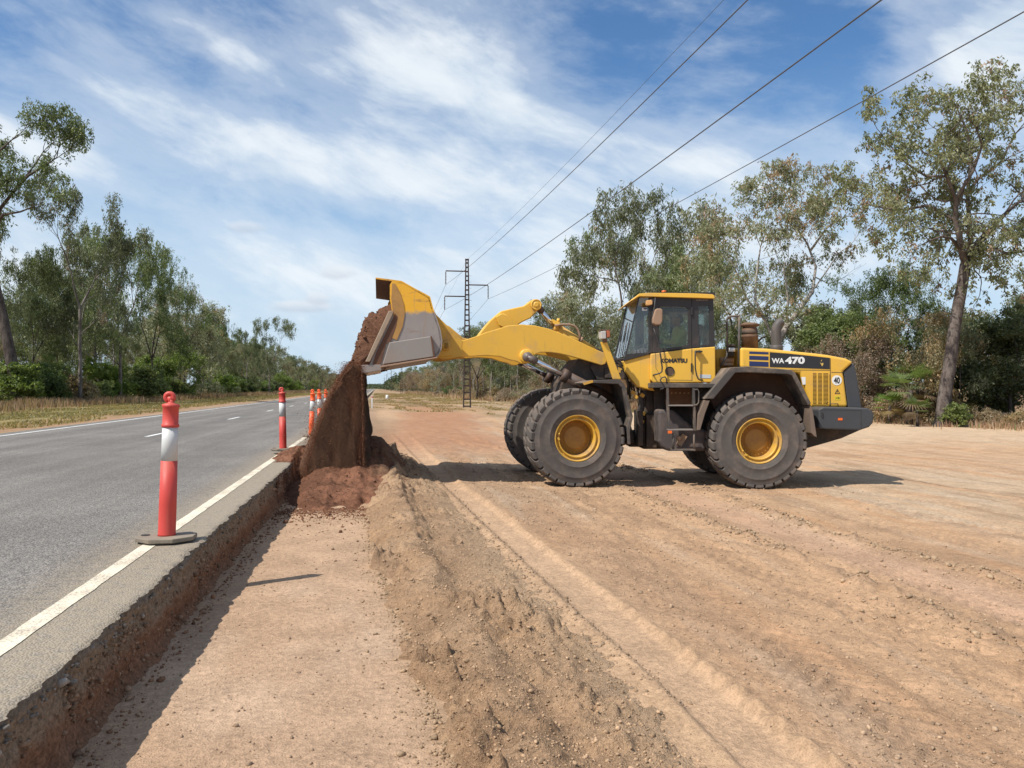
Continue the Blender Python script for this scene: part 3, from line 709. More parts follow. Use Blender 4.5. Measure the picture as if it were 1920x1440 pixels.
# ---- wheels: tyre, lugs, rim, hub bolts
def wheel_meshes():
    R, w = .875, .335
    t = MB()
    prof = [(.400, -w+.075), (.408, -w+.035), (.46, -w+.015), (.50, -w+.004), (.512, -w-.004), (.524, -w+.003), (.60, -w+.0), (.68, -w+.001), (.70, -w-.005), (.715, -w+.004), (.775, -w+.018), (.80, -w+.018),
            (.812, -w+.05), (.824, -w+.10), (.830, 0)]
    prof = prof+[(r, -h) for r, h in prof[-2::-1]]
    t.lathe(prof, axis=(0, 1, 0), n=96, cap=False)
    # the lathe leaves the bead hole open: close nothing, rims fill it
    N = 30; pitch = 2*math.pi/N
    for side in (-1, 1):
        for k in range(N):
            a0 = k*pitch+(pitch/2 if side > 0 else 0)
            pr = [(.788, w-.014), (.842, w-.004), (.868, w-.035), (.880, w-.085), (.886, .02), (.83, .02), (.83, w-.05)]
            half = pitch*.385; rings = []
            for j in range(4):
                f = j/3*2-1
                vs = []
                for r, y in pr:
                    lean = (w-y)*1.0*.35
                    a = a0+f*half*(1 if r < .86 else .93)+lean*side
                    vs.append((r*math.cos(a), side*y, r*math.sin(a)))
                rings.append(vs)
            b = len(t.v); m_ = len(pr)
            for rg in rings: t.v += rg
            for j in range(3):
                for i in range(m_):
                    t.f.append((b+j*m_+i, b+j*m_+(i+1) % m_, b+(j+1)*m_+(i+1) % m_, b+(j+1)*m_+i)); t.sm.append(False)
            t.f.append(tuple(b+i for i in range(m_))); t.sm.append(False); t.f.append(tuple(b+3*m_+i for i in range(m_))[::-1]); t.sm.append(False)
    r = MB()
    r.lathe([(.30, .2), (.31, -.10), (.318, -.235), (.325, -.268), (.340, -.280), (.352, -.268), (.356, -.235), (.372, -.245), (.385, -.262), (.392, -.298), (.408, -.312), (.418, -.300), (.418, -.25), (.40, -.2), (.40, .25), (.418, .3), (.40, .31), (.33, .28), (.30, .2)], axis=(0, 1, 0), n=72, cap=False)
    r.tube([(-.20, -.288, -.275), (-.235, -.30, -.25)], .012, 6); r.box((-.15, -.283, -.31), (.05, .03, .035))
    hb = MB(); hb.lathe([(.315, -.06), (.30, -.072), (.215, -.075), (.205, -.092), (.19, -.098), (.0005, -.10)], axis=(0, 1, 0), n=48)
    bo = hb
    for k in range(24):
        a = 2*math.pi*k/24; c = (.262*math.cos(a), -.062, .262*math.sin(a)); bo.lathe([(.013, 0), (.013, -.022), (.012, -.026)], c=c, axis=(0, 1, 0), n=6, smooth=False)
        bo.lathe([(.0125, 0), (.0125, -.018), (.0125, -.018)], c=c, axis=(0, 1, 0), n=6, smooth=False)
    return t, r, hb, bo
_t, _r, _h, _b = wheel_meshes()
def dup_children(src, dst):
    for ch in list(src.children):
        c = ch.copy(); COL.objects.link(c); c.parent = dst
def wheel(loc, rz, spin=0, first=None):
    w = empty('wheel', loc, rz, root); w.rotation_euler = (0, spin, rz)
    if first is None:
        _t.build('tyre', TYR, w, bevel=.006, seg=1); _r.build('rim', RIM, w); h = _h.build('hub', HUB, w)
    else: dup_children(first, w)
    return w
RW = (1.284, -1.15, .70)
w0 = wheel(RW, 0, .3)
wheel((RW[0], 1.15, .70), math.pi, .7, w0)
fw = Fp(1084, 821, 1.15+.335); fa, _, _ = inv(fw); fz = .765
p = Fq(fa, 1.15, fz); wheel(p, PHI, 1.1, w0)
p = Fq(fa, -1.15, fz); wheel(p, PHI+math.pi, .2, w0)

# ---- rear frame, hood, counterweight
HD = 15.12                                           # near face of the hood, forward distance
HW = 2*(LD0-HD)                                      # hood width
def prismL(pts, d, depth, name, m_, bevel=.012, parent=None, seg=2):
    b = MB(); b.prism(Lp(pts, d), (0, depth, 0)); return b.build(name, m_, parent or root, bevel, seg)
hood = prismL([(1389, 651.5), (1440, 653.5), (1479, 657.5), (1530, 662.5), (1556, 666), (1587.5, 672), (1601, 679), (1581, 697), (1583, 707), (1590, 763), (1521, 764), (1500, 700), (1389, 690)], HD, HW, 'hood', YEL, .05, seg=4)
# panel seams standing a hair proud, decals, grille
def strip(pts, d, thick, name, m_, parent, bevel=0): b = MB(); b.prism(Lp(pts, d-thick), (0, thick+.004, 0)); return b.build(name, m_, parent, bevel)
strip([(1556.6, 672), (1557.6, 672), (1557.6, 760), (1556.6, 760)], HD, .002, 'panel_gap', BLK, hood)
strip([(1559, 697.5), (1582, 698), (1582, 699), (1559, 698.5)], HD, .002, 'panel_gap', BLK, hood)
strip([(1403, 692.2), (1556, 693.8), (1556, 694.8), (1403, 693.2)], HD, .002, 'panel_gap', BLK, hood)
dec = strip([(1443.5, 660.3), (1479, 663), (1556, 671), (1556, 692.2), (1443.5, 688)], HD, .004, 'name_decal', DEC, hood)
d2 = HD-.006
def lab(s, x0, x1, y0, y1, bold, m_, parent, name, d=d2, **k):
    a = L(x0, y1, d); b = L(x1, y0, d); return px_text(s, b.z-a.z, bold, m_, parent, name, a, width=b.x-a.x, extr=.001, **k)
lab('WA', 1447, 1470.5, 671.5, 681.2, .035, WHT, hood, 'model_lettering')
lab('470', 1472, 1509, 669, 682.5, .045, WHT, hood, 'model_lettering')
b = MB(); b.prism(Lp([(1537, 679), (1540, 681.5), (1543.5, 680), (1544, 683), (1541.5, 687), (1539.5, 683)], d2), (0, .002, 0)); b.prism(Lp([(1539, 677), (1541.5, 674), (1540.5, 677.5)], d2), (0, .002, 0)); b.build('emblem', mat('emblem_gold', (.62, .42, .10), .5), hood)
for y0, y1 in ((658.8, 663.2), (666.8, 674.2), (677.2, 686.4)):
    k = .055
    strip([(1405, y0+(0)), (1441, y0+1.5), (1441, y1+1.2), (1405, y1)], HD, .004, 'blue_stripe', NAVY, hood)
# grille with three louvre columns
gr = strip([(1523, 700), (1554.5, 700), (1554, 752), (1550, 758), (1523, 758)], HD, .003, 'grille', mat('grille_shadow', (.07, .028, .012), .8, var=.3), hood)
b = MB()
for i in range(24):
    y = 701.5+i*2.42
    for x0, x1 in ((1524, 1531.6), (1533.6, 1542), (1543.6, 1553.6)):
        if y > 752 and x1 > 1551: x1 -= (y-752)*.9
        b.prism(Lp([(x0, y), (x1, y), (x1, y+.95), (x0, y+.95)], HD-.016), (0, .011, 0))
for x0, x1 in ((1522.2, 1524.2), (1531.4, 1533.8), (1541.8, 1543.8), (1553.4, 1555)):
    b.prism(Lp([(x0, 699.6), (x1, 699.6), (x1, 758.4), (x0, 758.4)], HD-.018), (0, .013, 0))
b.build('louvres', YEL, gr)
# round speed sticker, warning marks
b = MB(); c = L(1569, 713, HD-.002); b.lathe([(.094, 0), (.094, .003), (.094, .003)], c=c, axis=(0, -1, 0), n=40, smooth=False); st = b.build('speed_sticker', WHT, hood)
lab('40', 1563.4, 1574.6, 707.3, 719, .03, DEC, st, 'sticker_digits', d=HD-.008)
b = MB(); o_, i_ = [(1570.2, 729), (1575.6, 738.4), (1565, 738.4)], [(1570.2, 731.4), (1573.6, 737.3), (1566.9, 737.3)]
for k in range(3):
    b.prism(Lp([o_[k], o_[(k+1) % 3], i_[(k+1) % 3], i_[k]], HD-.004), (0, .003, 0))
b.prism(Lp([(1569.7, 733), (1570.7, 733), (1570.5, 736), (1569.9, 736)], HD-.004), (0, .003, 0)); b.build('warning_mark', DEC, hood)
al = strip([(1565, 742), (1576, 742), (1576, 750), (1565, 750)], HD, .003, 'arrow_label', mat('label_yellow', (.66, .50, .03), .5), hood)
b = MB(); b.prism(Lp([(1567, 745.6), (1572, 745.6), (1572, 744.2), (1574.6, 746.1), (1572, 748), (1572, 746.6), (1567, 746.6)], HD-.006), (0, .002, 0)); b.build('arrow', DEC, al)
strip([(1502.5, 707), (1510.5, 707), (1510.5, 721), (1505, 721)], HD, .003, 'white_notice', WHT, hood)
b = MB(); b.tube([L(1556.5, 762, HD-.02), L(1557, 757, HD-.05), L(1571, 757, HD-.05), L(1571.5, 762, HD-.02)], .009, 6); b.build('grab_handle', BLK, hood)
# dark radiator guard closing the rear of the hood
b = MB(); pts = [(1601, 680), (1604.5, 694), (1608.5, 714), (1616, 765), (1590, 765), (1583, 707), (1582, 697)]
b.prism(Lp(pts, HD+.03), (0, HW-.06, 0)); b.build('radiator_guard', CWM, root, .02)
# counterweight
CD = 14.66
cw = prismL([(1544, 763), (1626, 765), (1634, 768.5), (1638.5, 776), (1637.5, 793), (1630, 801), (1612, 807), (1550, 805), (1535, 803.5), (1535, 768)], CD, 2*(LD0-CD), 'counterweight', CWM, .03, seg=3)
strip([(1614, 768.5), (1615.1, 768.5), (1615.1, 806), (1614, 806)], CD, .002, 'panel_gap', BLK, cw)
strip([(1537, 768), (1614, 768.6), (1614, 769.6), (1537, 769)], CD, .002, 'panel_gap', BLK, cw)
strip([(1571.3, 783.8), (1579.6, 783.8), (1579.6, 788.2), (1571.3, 788.2)], CD, .006, 'side_reflector', ORA, cw)
b = MB(); b.prism(Lp([(1541, 773.5), (1543.4, 773.5), (1543.4, 783), (1541, 783)], CD-.014), (0, .012, 0)); b.build('latch', BLK, cw)
b = MB(); b.prism(Lp([(1500, 764), (1536, 764), (1536, 803), (1612, 807), (1578, 822), (1540, 833), (1515, 840), (1440, 838), (1380, 840), (1330, 842), (1205, 842), (1205, 790), (1215, 725), (1340, 722), (1420, 700), (1500, 700)], 15.45), (0, .9, 0))
fr = b.build('rear_frame', DRK, root, .02)
b = MB(); b.tube([(RW[0], -1.0, .70), (RW[0], 1.0, .70)], .19, 20); b.tube([(RW[0], -.25, .70), (RW[0], .25, .70)], .33, 20); b.build('rear_axle', DRK, root)
b = MB(); b.tube([Fq(fa, 1.0, fz), Fq(fa, -1.0, fz)], .19, 20); b.tube([Fq(fa, .25, fz), Fq(fa, -.25, fz)], .34, 20); b.build('front_axle', DRK, root)
# inner wheel housing seen inside the arch
prismL([(1338, 700), (1392, 698), (1480, 700), (1520, 762), (1500, 780), (1345, 780), (1330, 745)], 15.05, .06, 'wheel_housing', mat('housing_brown', (.075, .038, .022), .85, var=.3, dirt=.3, dirtcol=(.15, .08, .045)), .01)

# ---- fenders
FD = 14.46
def fender(d0, depth, name):
    out = [(1320, 748), (1369, 689), (1400, 687), (1481, 693), (1491, 698), (1521, 756), (1515.5, 760.5), (1485.5, 704.5), (1477, 701.5), (1400, 698), (1379, 699), (1338, 748)]
    b = MB(); b.prism(Lp(out, FD), (0, .05, 0)) if False else None
    P = Lp(out, FD)
    if d0 > LD0: P = [Vector((p.x, (2*LD0-FD-LD0)-.62, p.z)) for p in P]
    b.prism(P, (0, .62, 0)); return b.build(name, FEN, root, .012)
f1 = fender(FD, .62, 'rear_fender'); f2 = fender(LD0+1, .62, 'rear_fender')
for f, dd in ((f1, FD), (f2, None)):
    for pts in ([(1321, 750), (1331, 751), (1322, 775), (1313, 806), (1307.5, 807), (1309.5, 778)], [(1518, 757), (1523, 764), (1531.5, 820), (1526, 817), (1521.5, 812), (1518.5, 772)]):
        P = Lp(pts, FD+.02)
        if dd is None: P = [Vector((p.x, 2*(LD0-LD0)-p.y-.55, p.z)) for p in P]
        b = MB(); b.prism(P, (0, .55, 0)); b.build('mud_flap', mat('mud_flap_rubber', (.16, .115, .085), .8, var=.2, dirt=.3, dirtcol=(.33, .22, .14)), f, .006)

# ---- cab
CB = 15.02
CF = 2*(LD0-CB)
cab = empty('cab', L(1280, 717, LD0), 0, root); coff = -Vector(cab.location)
def cabp(pts, d, depth, name, m_, bevel=.01, parent=None, seg=2):
    b = MB(); b.prism([p+coff for p in Lp(pts, d)], (0, depth, 0)); return b.build(name, m_, parent or cab, bevel, seg)
def ring(outer, inner, d, depth, name, m_, bevel=.006, parent=None):
    """panel with an opening: outer and inner outlines with equal counts"""
    b = MB(); O = [p+coff for p in Lp(outer, d)]; I = [p+coff for p in Lp(inner, d)]; n = len(O); off = Vector((0, depth, 0))
    vs = O+I+[p+off for p in O]+[p+off for p in I]; fs = []
    for i in range(n):
        j = (i+1) % n; fs += [(i, j, n+j, n+i), (2*n+i, 3*n+i, 3*n+j, 2*n+j), (i, 2*n+i, 2*n+j, j), (n+i, n+j, 3*n+j, 3*n+i)]
    b.add(vs, fs); return b.build(name, m_, parent or cab, bevel)
CABK = mat('cab_frame', (.030, .026, .025), .45, var=.2, dirt=.25, dirtcol=(.13, .09, .065), dscale=2)
for far in (0, 1):
    s = (lambda d, dep: (d, dep)) if not far else (lambda d, dep: (2*LD0-d-dep, dep))
    def q_(pts, d, depth, name, m_, bevel=.01):
        if not far: return cabp(pts, d, depth, name, m_, bevel)
        b = MB(); b.prism([Vector((p.x, -p.y-depth, p.z))+coff for p in Lp(pts, d)], (0, depth, 0)); return b.build(name, m_, cab, bevel)
    def r_(o, i, d, depth, name, m_):
        if not far: return ring(o, i, d, depth, name, m_)
        b = MB(); O = [Vector((p.x, -p.y-depth, p.z))+coff for p in Lp(o, d)]; I = [Vector((p.x, -p.y-depth, p.z))+coff for p in Lp(i, d)]
        n = len(O); off = Vector((0, depth, 0)); vs = O+I+[p+off for p in O]+[p+off for p in I]; fs = []
        for k in range(n):
            j = (k+1) % n; fs += [(k, j, n+j, n+k), (2*n+k, 3*n+k, 3*n+j, 2*n+j), (k, 2*n+k, 2*n+j, j), (n+k, n+j, 3*n+j, 3*n+k)]
        b.add(vs, fs); return b.build(name, m_, cab, .006)
    # door frame with its window, rear side window
    q_([(1216.5, 558), (1225, 557), (1225, 661), (1216.5, 663)], CB+.02, .07, 'pillar', CABK)
    do = [(1225, 557.5), (1297, 558.5), (1297, 610), (1297, 652.5), (1262, 656), (1225, 661.5), (1225, 620), (1225, 580)]
    di = [(1238.5, 574.5), (1285, 574.5), (1290.5, 580), (1290.5, 645), (1285, 648.6), (1240, 654), (1236, 650), (1236, 580)]
    dr = r_(do, di, CB, .05, 'door_frame', CABK)
    g = q_(di, CB+.02, .008, 'door_window', GLS, 0)
    so_ = [(1297.6, 558.5), (1338, 559.5), (1340.5, 648.8), (1297.6, 652.2)]
    si = [(1309.5, 573.5), (1329.5, 573), (1331, 645), (1311, 647.6)]
    r_(so_, si, CB+.004, .05, 'side_frame', CABK); q_(si, CB+.02, .008, 'side_window', GLS, 0)
    # slanting corner glass ahead of the door
    q_([(1199.5, 557), (1216.3, 558), (1216.3, 663), (1175, 664.5)], CB+.045, .008, 'corner_window', GLF, 0)
    q_([(1174, 663.5), (1216.3, 660.5), (1216.3, 664), (1169.6, 677), (1168.5, 673)], CB+.03, .04, 'sill', CABK, .005)
    q_([(1197.3, 556), (1199.8, 556), (1174.5, 668), (1171.8, 668)], CB+.035, .03, 'corner_post', CABK, .004)
# yellow lower cab: side skin, slanted nose
body = cabp([(1220, 663.4), (1296.6, 653.4), (1341.5, 649.8), (1342, 712), (1338, 717.3), (1225, 717.3), (1220, 712)], CB-.005, CF+.01, 'cab_body', YEL, .02, seg=3)
nose = MB(); A = [p+coff for p in Lp([(1169.5, 676.5), (1220.3, 663.2), (1220.3, 717.2), (1228, 733.5), (1219, 731.5), (1194.5, 725), (1181, 708), (1173, 697)], CB+.06)]
nose.prism(A, (0, CF-.12, 0)); nose.build('cab_nose', YEL, cab, .02)
# windscreen across the front
a0 = L(1199.5, 557, CB+.05)+coff; a1 = L(1173.5, 667, CB+.05)+coff; off = Vector((0, CF-.10, 0))
b = MB(); b.add([a0, a1, a1+off, a0+off, a0+Vector((.008, 0, 0)), a1+Vector((.008, 0, 0)), a1+off+Vector((.008, 0, 0)), a0+off+Vector((.008, 0, 0))], [(0, 1, 2, 3), (7, 6, 5, 4), (0, 4, 5, 1), (1, 5, 6, 2), (2, 6, 7, 3), (3, 7, 4, 0)])
b.build('windscreen', GLF, cab)
b = MB()
for dy in (.42, .95): 
    p0 = a1+Vector((-.012, dy, .02)); p1 = a1.lerp(a0, .5)+Vector((-.02, dy+.28, 0)); b.tube([p0, p1], .009, 5)
    m_ = a1.lerp(a0, .30)+Vector((-.03, dy+.16, 0)); b.tube([m_.lerp(p1, -.0), a1.lerp(a0, .62)+Vector((-.025, dy+.33, 0))], .012, 5)
b.build('windscreen_wipers', BLK, cab)
# rear wall with window, roof, floor, interior
bx = L(1338, 560, CB).x+coff.x
rw = MB(); zt, zm, zb = (L(1338, y, CB).z+coff.z for y in (560, 649, 717))
for y0, y1, z0, z1 in ((.03, .22, zb, zt), (CF-.22, CF-.03, zb, zt), (.22, CF-.22, zb, zm), (.22, CF-.22, zt-.12, zt)):
    yb = CB-LD0+coff.y; rw.box((bx-.02, yb+(y0+y1)/2, (z0+z1)/2), (.04, y1-y0, z1-z0))
rw.build('rear_wall', CABK, cab)
yb = CB-LD0+coff.y
b = MB(); b.box((bx-.02, yb+CF/2, (zm+zt-.12)/2), (.008, CF-.44, zt-.12-zm)); b.build('rear_window', GLS, cab)
rp = [(1182.5, 564), (1199, 550.3), (1215, 548.8), (1300, 549.8), (1336, 551.6), (1340, 554), (1340, 559.5), (1302, 558.2), (1199, 555.2), (1186, 563)]
b = MB(); b.prism([p+coff for p in Lp(rp, CB-.10)], (0, CF+.20, 0)); roof = b.build('cab_roof', YEL, cab, .03, 3)
b = MB(); c = L(1245, 549, LD0-.3)+coff; b.lathe([(.04, 0), (.045, .015), (.045, .035), (.03, .045), (.001, .047)], c=c, n=16); b.build('beacon', ORA, roof)
b = MB(); b.box((L(1265, 0, LD0).x+coff.x, 0+coff.y, L(0, 560, LD0).z+coff.z), (1.2, CF-.12, .06)); b.build('headlining', CABK, cab)
# panel seams, lettering, vent, labels, handles on the side skin
bd = CB-.005
def seam(x0, y0, x1, y1, w=.8):
    if abs(x1-x0) < abs(y1-y0): pts = [(x0, y0), (x0+w, y0), (x1+w, y1), (x1, y1)]
    else: pts = [(x0, y0), (x1, y1), (x1, y1+w), (x0, y0+w)]
    P = [p+coff for p in Lp(pts, bd-.002)]; b = MB(); b.prism(P, (0, .006, 0)); b.build('panel_gap', BLK, body)
seam(1296.8, 654, 1297, 714, 1.0); seam(1229, 662.5, 1229.5, 690, .7); seam(1229.5, 690, 1241, 712, .7); seam(1242, 712, 1297, 712.6, .7)
kx = px_text("KOMATSU", (8.2)/FPX*bd, .055, DEC, body, 'side_lettering', L(1238.3, 680.3, bd-.003)+coff, width=(50.5)/FPX*bd, extr=.002)
b = MB(); P = [p+coff for p in Lp([(1275.5, 672.6), (1276.6, 669.6), (1274.6, 671.6)], bd-.004)]; b.prism(P, (0, .003, 0)); b.build('lettering_accent', DEC, body)
c = L(1255.6, 696, bd-.004)+coff
b = MB(); b.lathe([(.088, .0), (.088, .010), (.078, .012), (.074, .004), (.072, .002)], c=c, axis=(0, -1, 0), n=32); b.build('vent', BLK, body)
b = MB(); b.lathe([(.072, .001), (.072, .004), (.0005, .004)], c=c, axis=(0, -1, 0), n=32, smooth=False); b.build('vent_grille', mat('vent_brown', (.10, .06, .035), .8), body)
P = [p+coff for p in Lp([(1312, 702), (1333, 702.6), (1333, 709.3), (1312, 708.8)], bd-.006)]; b = MB(); b.prism(P, (0, .008, 0)); b.build('white_notice', mat('faded_notice', (.52, .54, .55), .6, var=.12, vscale=20), body)
px_text('GALEO', 3.6/FPX*CB, .02, mat('faded_lettering', (.28, .23, .20), .6), cab, 'roof_lettering', L(1305, 564.2, CB-.002)+coff, width=22.5/FPX*CB, extr=.003)
def cabtube(pts, r, name, m_, n=8):
    b = MB(); b.tube([L(x, y, d)+coff for x, y, d in pts], r, n); return b.build(name, m_, cab)
hd = CB-.10
cabtube([(1225, 617, CB-.01), (1226, 617, hd), (1231, 630, hd), (1235, 644, hd), (1236.5, 655, hd), (1240, 675, hd), (1241.7, 690, hd), (1241, 697, hd), (1237, 700, hd), (1226, 703, hd), (1225, 703.5, CB-.01)], .014, 'handrail', BLK)
cabtube([(1305, 658, CB-.01), (1304, 659.5, hd), (1303.5, 668, hd), (1303.8, 690, hd), (1306, 703, hd), (1309, 710, hd), (1312, 712.5, hd), (1317, 712.5, CB-.01)], .013, 'handrail', BLK)
b = MB(); P = [p+coff for p in Lp([(1304, 658), (1312, 656.5), (1318, 658), (1317, 661), (1308, 661), (1304, 662)], hd)]; b.prism(P, (0, .08, 0)); b.build('door_handle', BLK, cab, .008)
b = MB(); P = [p+coff for p in Lp([(1295.8, 576), (1299, 576), (1299, 591), (1295.8, 591)], CB-.03)]; b.prism(P, (0, .035, 0)); b.build('hinge', CABK, cab, .005); b = MB(); P = [p+coff for p in Lp([(1295.8, 681), (1298.6, 681), (1298.6, 697), (1295.8, 697)], CB-.03)]; b.prism(P, (0, .03, 0)); b.build('hinge', CABK, cab, .005)
strip_pts = [(1204, 576.5), (1213.5, 576.5), (1213.5, 582.5), (1204, 582.5)]
b = MB(); P = [p+coff for p in Lp(strip_pts, CB+.03)]; b.prism(P, (0, .006, 0)); b.build('window_sticker', WHT, cab)
b = MB(); P = [p+coff for p in Lp([(1206, 577.5), (1213.5, 577.5), (1213.5, 579.5), (1209, 580.5)], CB+.026)]; b.prism(P, (0, .004, 0)); b.build('sticker_stripe', NAVY, cab)
# mirror and its arm, marker lamp
md = CB-.24
cabtube([(1226, 560, CB), (1229, 559, md+.02), (1227.5, 575, md+.02), (1223.5, 592, md+.02), (1221, 596, md+.02), (1228, 596, md+.03)], .014, 'mirror_arm', BLK)
b = MB(); P = [p+coff for p in Lp([(1229, 580), (1233, 578), (1240, 578.2), (1243, 581), (1242.6, 602), (1239, 609), (1229.5, 609.5), (1224.5, 606), (1224, 597)], md-.07)]; b.prism(P, (0, .14, 0)); b.build('mirror', TANM, cab, .03, 3)
b = MB(); P = [p+coff for p in Lp([(1212.5, 563), (1222, 562), (1224, 565), (1223.5, 571), (1214, 573), (1212, 571)], md)]; b.prism(P, (0, .12, 0)); b.build('marker_lamp', mat('amber_lamp', (.62, .33, .12), .35), cab, .012)
b = MB(); P = [p+coff for p in Lp([(1219, 561), (1226, 560), (1226, 566), (1221, 568)], md+.02)]; b.prism(P, (0, .15, 0)); b.build('lamp_bracket', BLK, cab, .006)
# seat, steering column and console inside
sx = L(1279, 0, LD0).x+coff.x; zf = coff.z+2.08
b = MB(); b.box((sx, coff.y, zf+.10), (.50, .50, .14)); b.box((sx, coff.y, zf-.12), (.3, .36, .3)); seat = b.build('driver_seat', SEATM, cab, .04)
b = MB(); R_ = Matrix.Rotation(rad(8), 3, 'Y'); b.box((sx+.27, coff.y, zf+.50), (.12, .46, .66), R_); b.build('seat_back', SEATM, cab, .04)
b = MB(); b.tube([(sx-.95, coff.y, zf-.25), (sx-.74, coff.y, zf+.42)], .045, 10); b.box((sx-.98, coff.y, zf-.02), (.22, .5, .5)); b.build('steering_column', BLK, cab, .01)
b = MB(); R_ = Matrix.Rotation(rad(-25), 3, 'Y'); c_ = Vector((sx-.73, coff.y, zf+.45)); pts = [c_+R_ @ Vector((.19*math.cos(a), .19*math.sin(a), 0)) for a in np.linspace(0, 2*math.pi, 25)]
b.tube(pts, .013, 8, cap=False); b.tube([pts[0], pts[12]], .01, 6); b.tube([c_, pts[18]], .01, 6); b.build('steering_wheel', BLK, cab)
b = MB(); b.box((sx-.75, coff.y+.1, L(0, 657, LD0).z+coff.z), (.30, .8, .05)); b.build('dashboard', mat('dash_grey', (.16, .14, .13), .8), cab, .02)
b = MB()
for i in range(4):
    P = [p+coff for p in Lp([(1188+i*6.5, 657), (1191+i*6.5, 655.5), (1193+i*6.5, 661), (1190+i*6.5, 662.5)], CB+.13)]; b.prism(P, (0, .02, 0))
b.build('sill_decal', mat('pink_white_tape', (.62, .45, .42), .6), cab)

# ---- platform, ladder, tank
PD = 14.55
prismL([(1224, 717.6), (1345, 719), (1350, 727), (1224, 727.2)], PD, 1.3, 'platform', FEN, .01)
prismL([(1252, 727.5), (1302, 727.5), (1302, 762), (1252, 760)], 15.0, .3, 'step_box', mat('step_box_brown', (.13, .055, .02), .8, var=.3, dirt=.3, dirtcol=(.2, .1, .05)), .01)
for i in range(5):
    b = MB(); c = L(1259+i*8, 737, 14.998); b.lathe([(.016, 0), (.016, .004), (.0005, .004)], c=c, axis=(0, -1, 0), n=10, smooth=False)
    b.build('perforation', mat('pale_holes', (.34, .2, .1), .7), bpy.data.objects['step_box'])
prismL([(1300, 727), (1330, 727.5), (1318, 748), (1303, 762)], 14.95, .4, 'battery_box', DRK, .01)
lad = MB()
for x0, y0, x1, y1 in ((1249.5, 728, 1253.5, 807), (1298.5, 728, 1302.5, 808)):
    lad.prism(Lp([(x0, y0), (x0+4.5, y0), (x1+3.2, y1), (x1, y1)], PD), (0, .12, 0))
ladder = lad.build('ladder', FEN, root, .006)
for y in (759, 804.5):
    b = MB(); b.prism(Lp([(1253, y), (1300, y), (1300, y+2.6), (1253, y+2.6)], PD-.01), (0, .16, 0)); b.build('step', mat('bare_tread', (.26, .235, .21), .5, metal=.3, dirt=.3), ladder, .004)
b = MB(); b.tube([L(1263, 812, PD+.04), L(1262, 843, PD+.04)], .022, 8); b.build('hanger', FEN, ladder); b = MB(); b.tube([L(1301, 812, PD+.04), L(1301.5, 843, PD+.04)], .018, 8); b.build('hanger', FEN, ladder)
b = MB(); b.prism(Lp([(1260, 842.5), (1304, 842.5), (1304, 845.6), (1260, 845.6)], PD), (0, .2, 0)); b.build('step', FEN, ladder, .004)
b = MB(); b.tube([L(1238, 730, PD), L(1244, 728.5, PD), L(1244, 722, PD), L(1238, 713, PD), L(1240, 708.5, PD), L(1247, 706.5, PD), L(1250, 711, PD), L(1250, 718, PD)], .013, 7); b.build('grab_bar', BLK, ladder)
b = MB(); b.tube([L(1302, 731, PD), L(1308, 730, PD), L(1310.5, 735, PD), L(1310, 755, PD), L(1306, 759.5, PD), L(1301, 759.5, PD)], .013, 7); b.build('grab_bar', FEN, ladder)
strip([(1252.5, 807.8), (1259.8, 807.8), (1259.8, 812.6), (1252.5, 812.6)], PD, .02, 'side_reflector', ORA, ladder)
tank = prismL([(1234, 768), (1262, 768), (1300, 800), (1325, 806), (1325, 846), (1250, 846), (1240, 838), (1234, 828)], 14.85, .75, 'fuel_tank', mat('tank_grey', (.07, .058, .055), .65, var=.2, dirt=.45, dirtcol=(.2, .14, .11)), .06, seg=3)
b = MB()
for (x0, y0, x1, y1, d) in ((1196, 770, 1206, 836, 15.2), (1212, 778, 1232, 840, 15.3), (1206, 744, 1216, 842, 15.5), (1180, 808, 1250, 838, 15.6), (1226, 728, 1252, 800, 15.3)):
    b.prism(Lp([(x0, y0), (x1, y0), (x1, y1), (x0, y1)], d), (0, .5, 0))
b.build('belly_frame', DRK, root, .015)
b = MB(); b.lathe([(.03, 0), (.05, .02), (.05, .06), (.03, .09)], c=L(1272, 821, 14.8), axis=(0, -1, 0), n=12); b.box(L(1278, 825, 14.83), (.1, .08, .22), Matrix.Rotation(rad(30), 3, 'Y')); b.build('filler_bracket', TANM, tank)

# ---- behind the cab: air cleaner, exhaust, handrails, filter
b = MB(); c = L(1406, 651, LD0-.25); s_ = 15.65/FPX
b.lathe([(15*s_, -.05), (15*s_, 18*s_), (15.6*s_, 18.5*s_), (15.6*s_, 22*s_), (14.4*s_, 23*s_), (14.4*s_, 34*s_), (12.5*s_, 36*s_), (12.5*s_, 38*s_), (17.4*s_, 40*s_), (17.4*s_, 43*s_), (12*s_, 45.5*s_), (.001, 46*s_)], c=c, n=32)
b.build('air_cleaner', RUST, root); ac = bpy.data.objects['air_cleaner']
b = MB(); b.lathe([(14.8*s_, 24*s_), (14.8*s_, 31*s_), (14.8*s_, 31*s_)], c=c, n=32); b.build('air_cleaner_band', DRK, ac)
b = MB(); b.tube([L(1456, 660, LD0), L(1455.5, 640, LD0), L(1455.5, 622, LD0), L(1457, 612, LD0), L(1461, 605.5, LD0), L(1467, 603, LD0)], [.115, .10, .10, .095, .09, .088], 20, cap=False)
b.lathe([(.125, -.02), (.125, .12), (.10, .14)], c=L(1456, 660, LD0), n=20); b.build('exhaust_pipe', mat('exhaust_grey', (.075, .065, .06), .6, var=.2, dirt=.3, dirtcol=(.2, .14, .1)), root)
b = MB()
for d in (15.2,):
    b.tube([L(1364, 662, d), L(1363, 600, d), L(1365, 595, d), L(1371, 593, d), L(1388, 593, d)], .022, 8); b.tube([L(1386.5, 593, d), L(1386, 640, d), L(1385, 690, d)], .026, 8)
    b.tube([L(1364, 655, d), L(1363, 668, d), L(1350, 688, d)], .02, 8)
b.build('handrail', FEN, root)
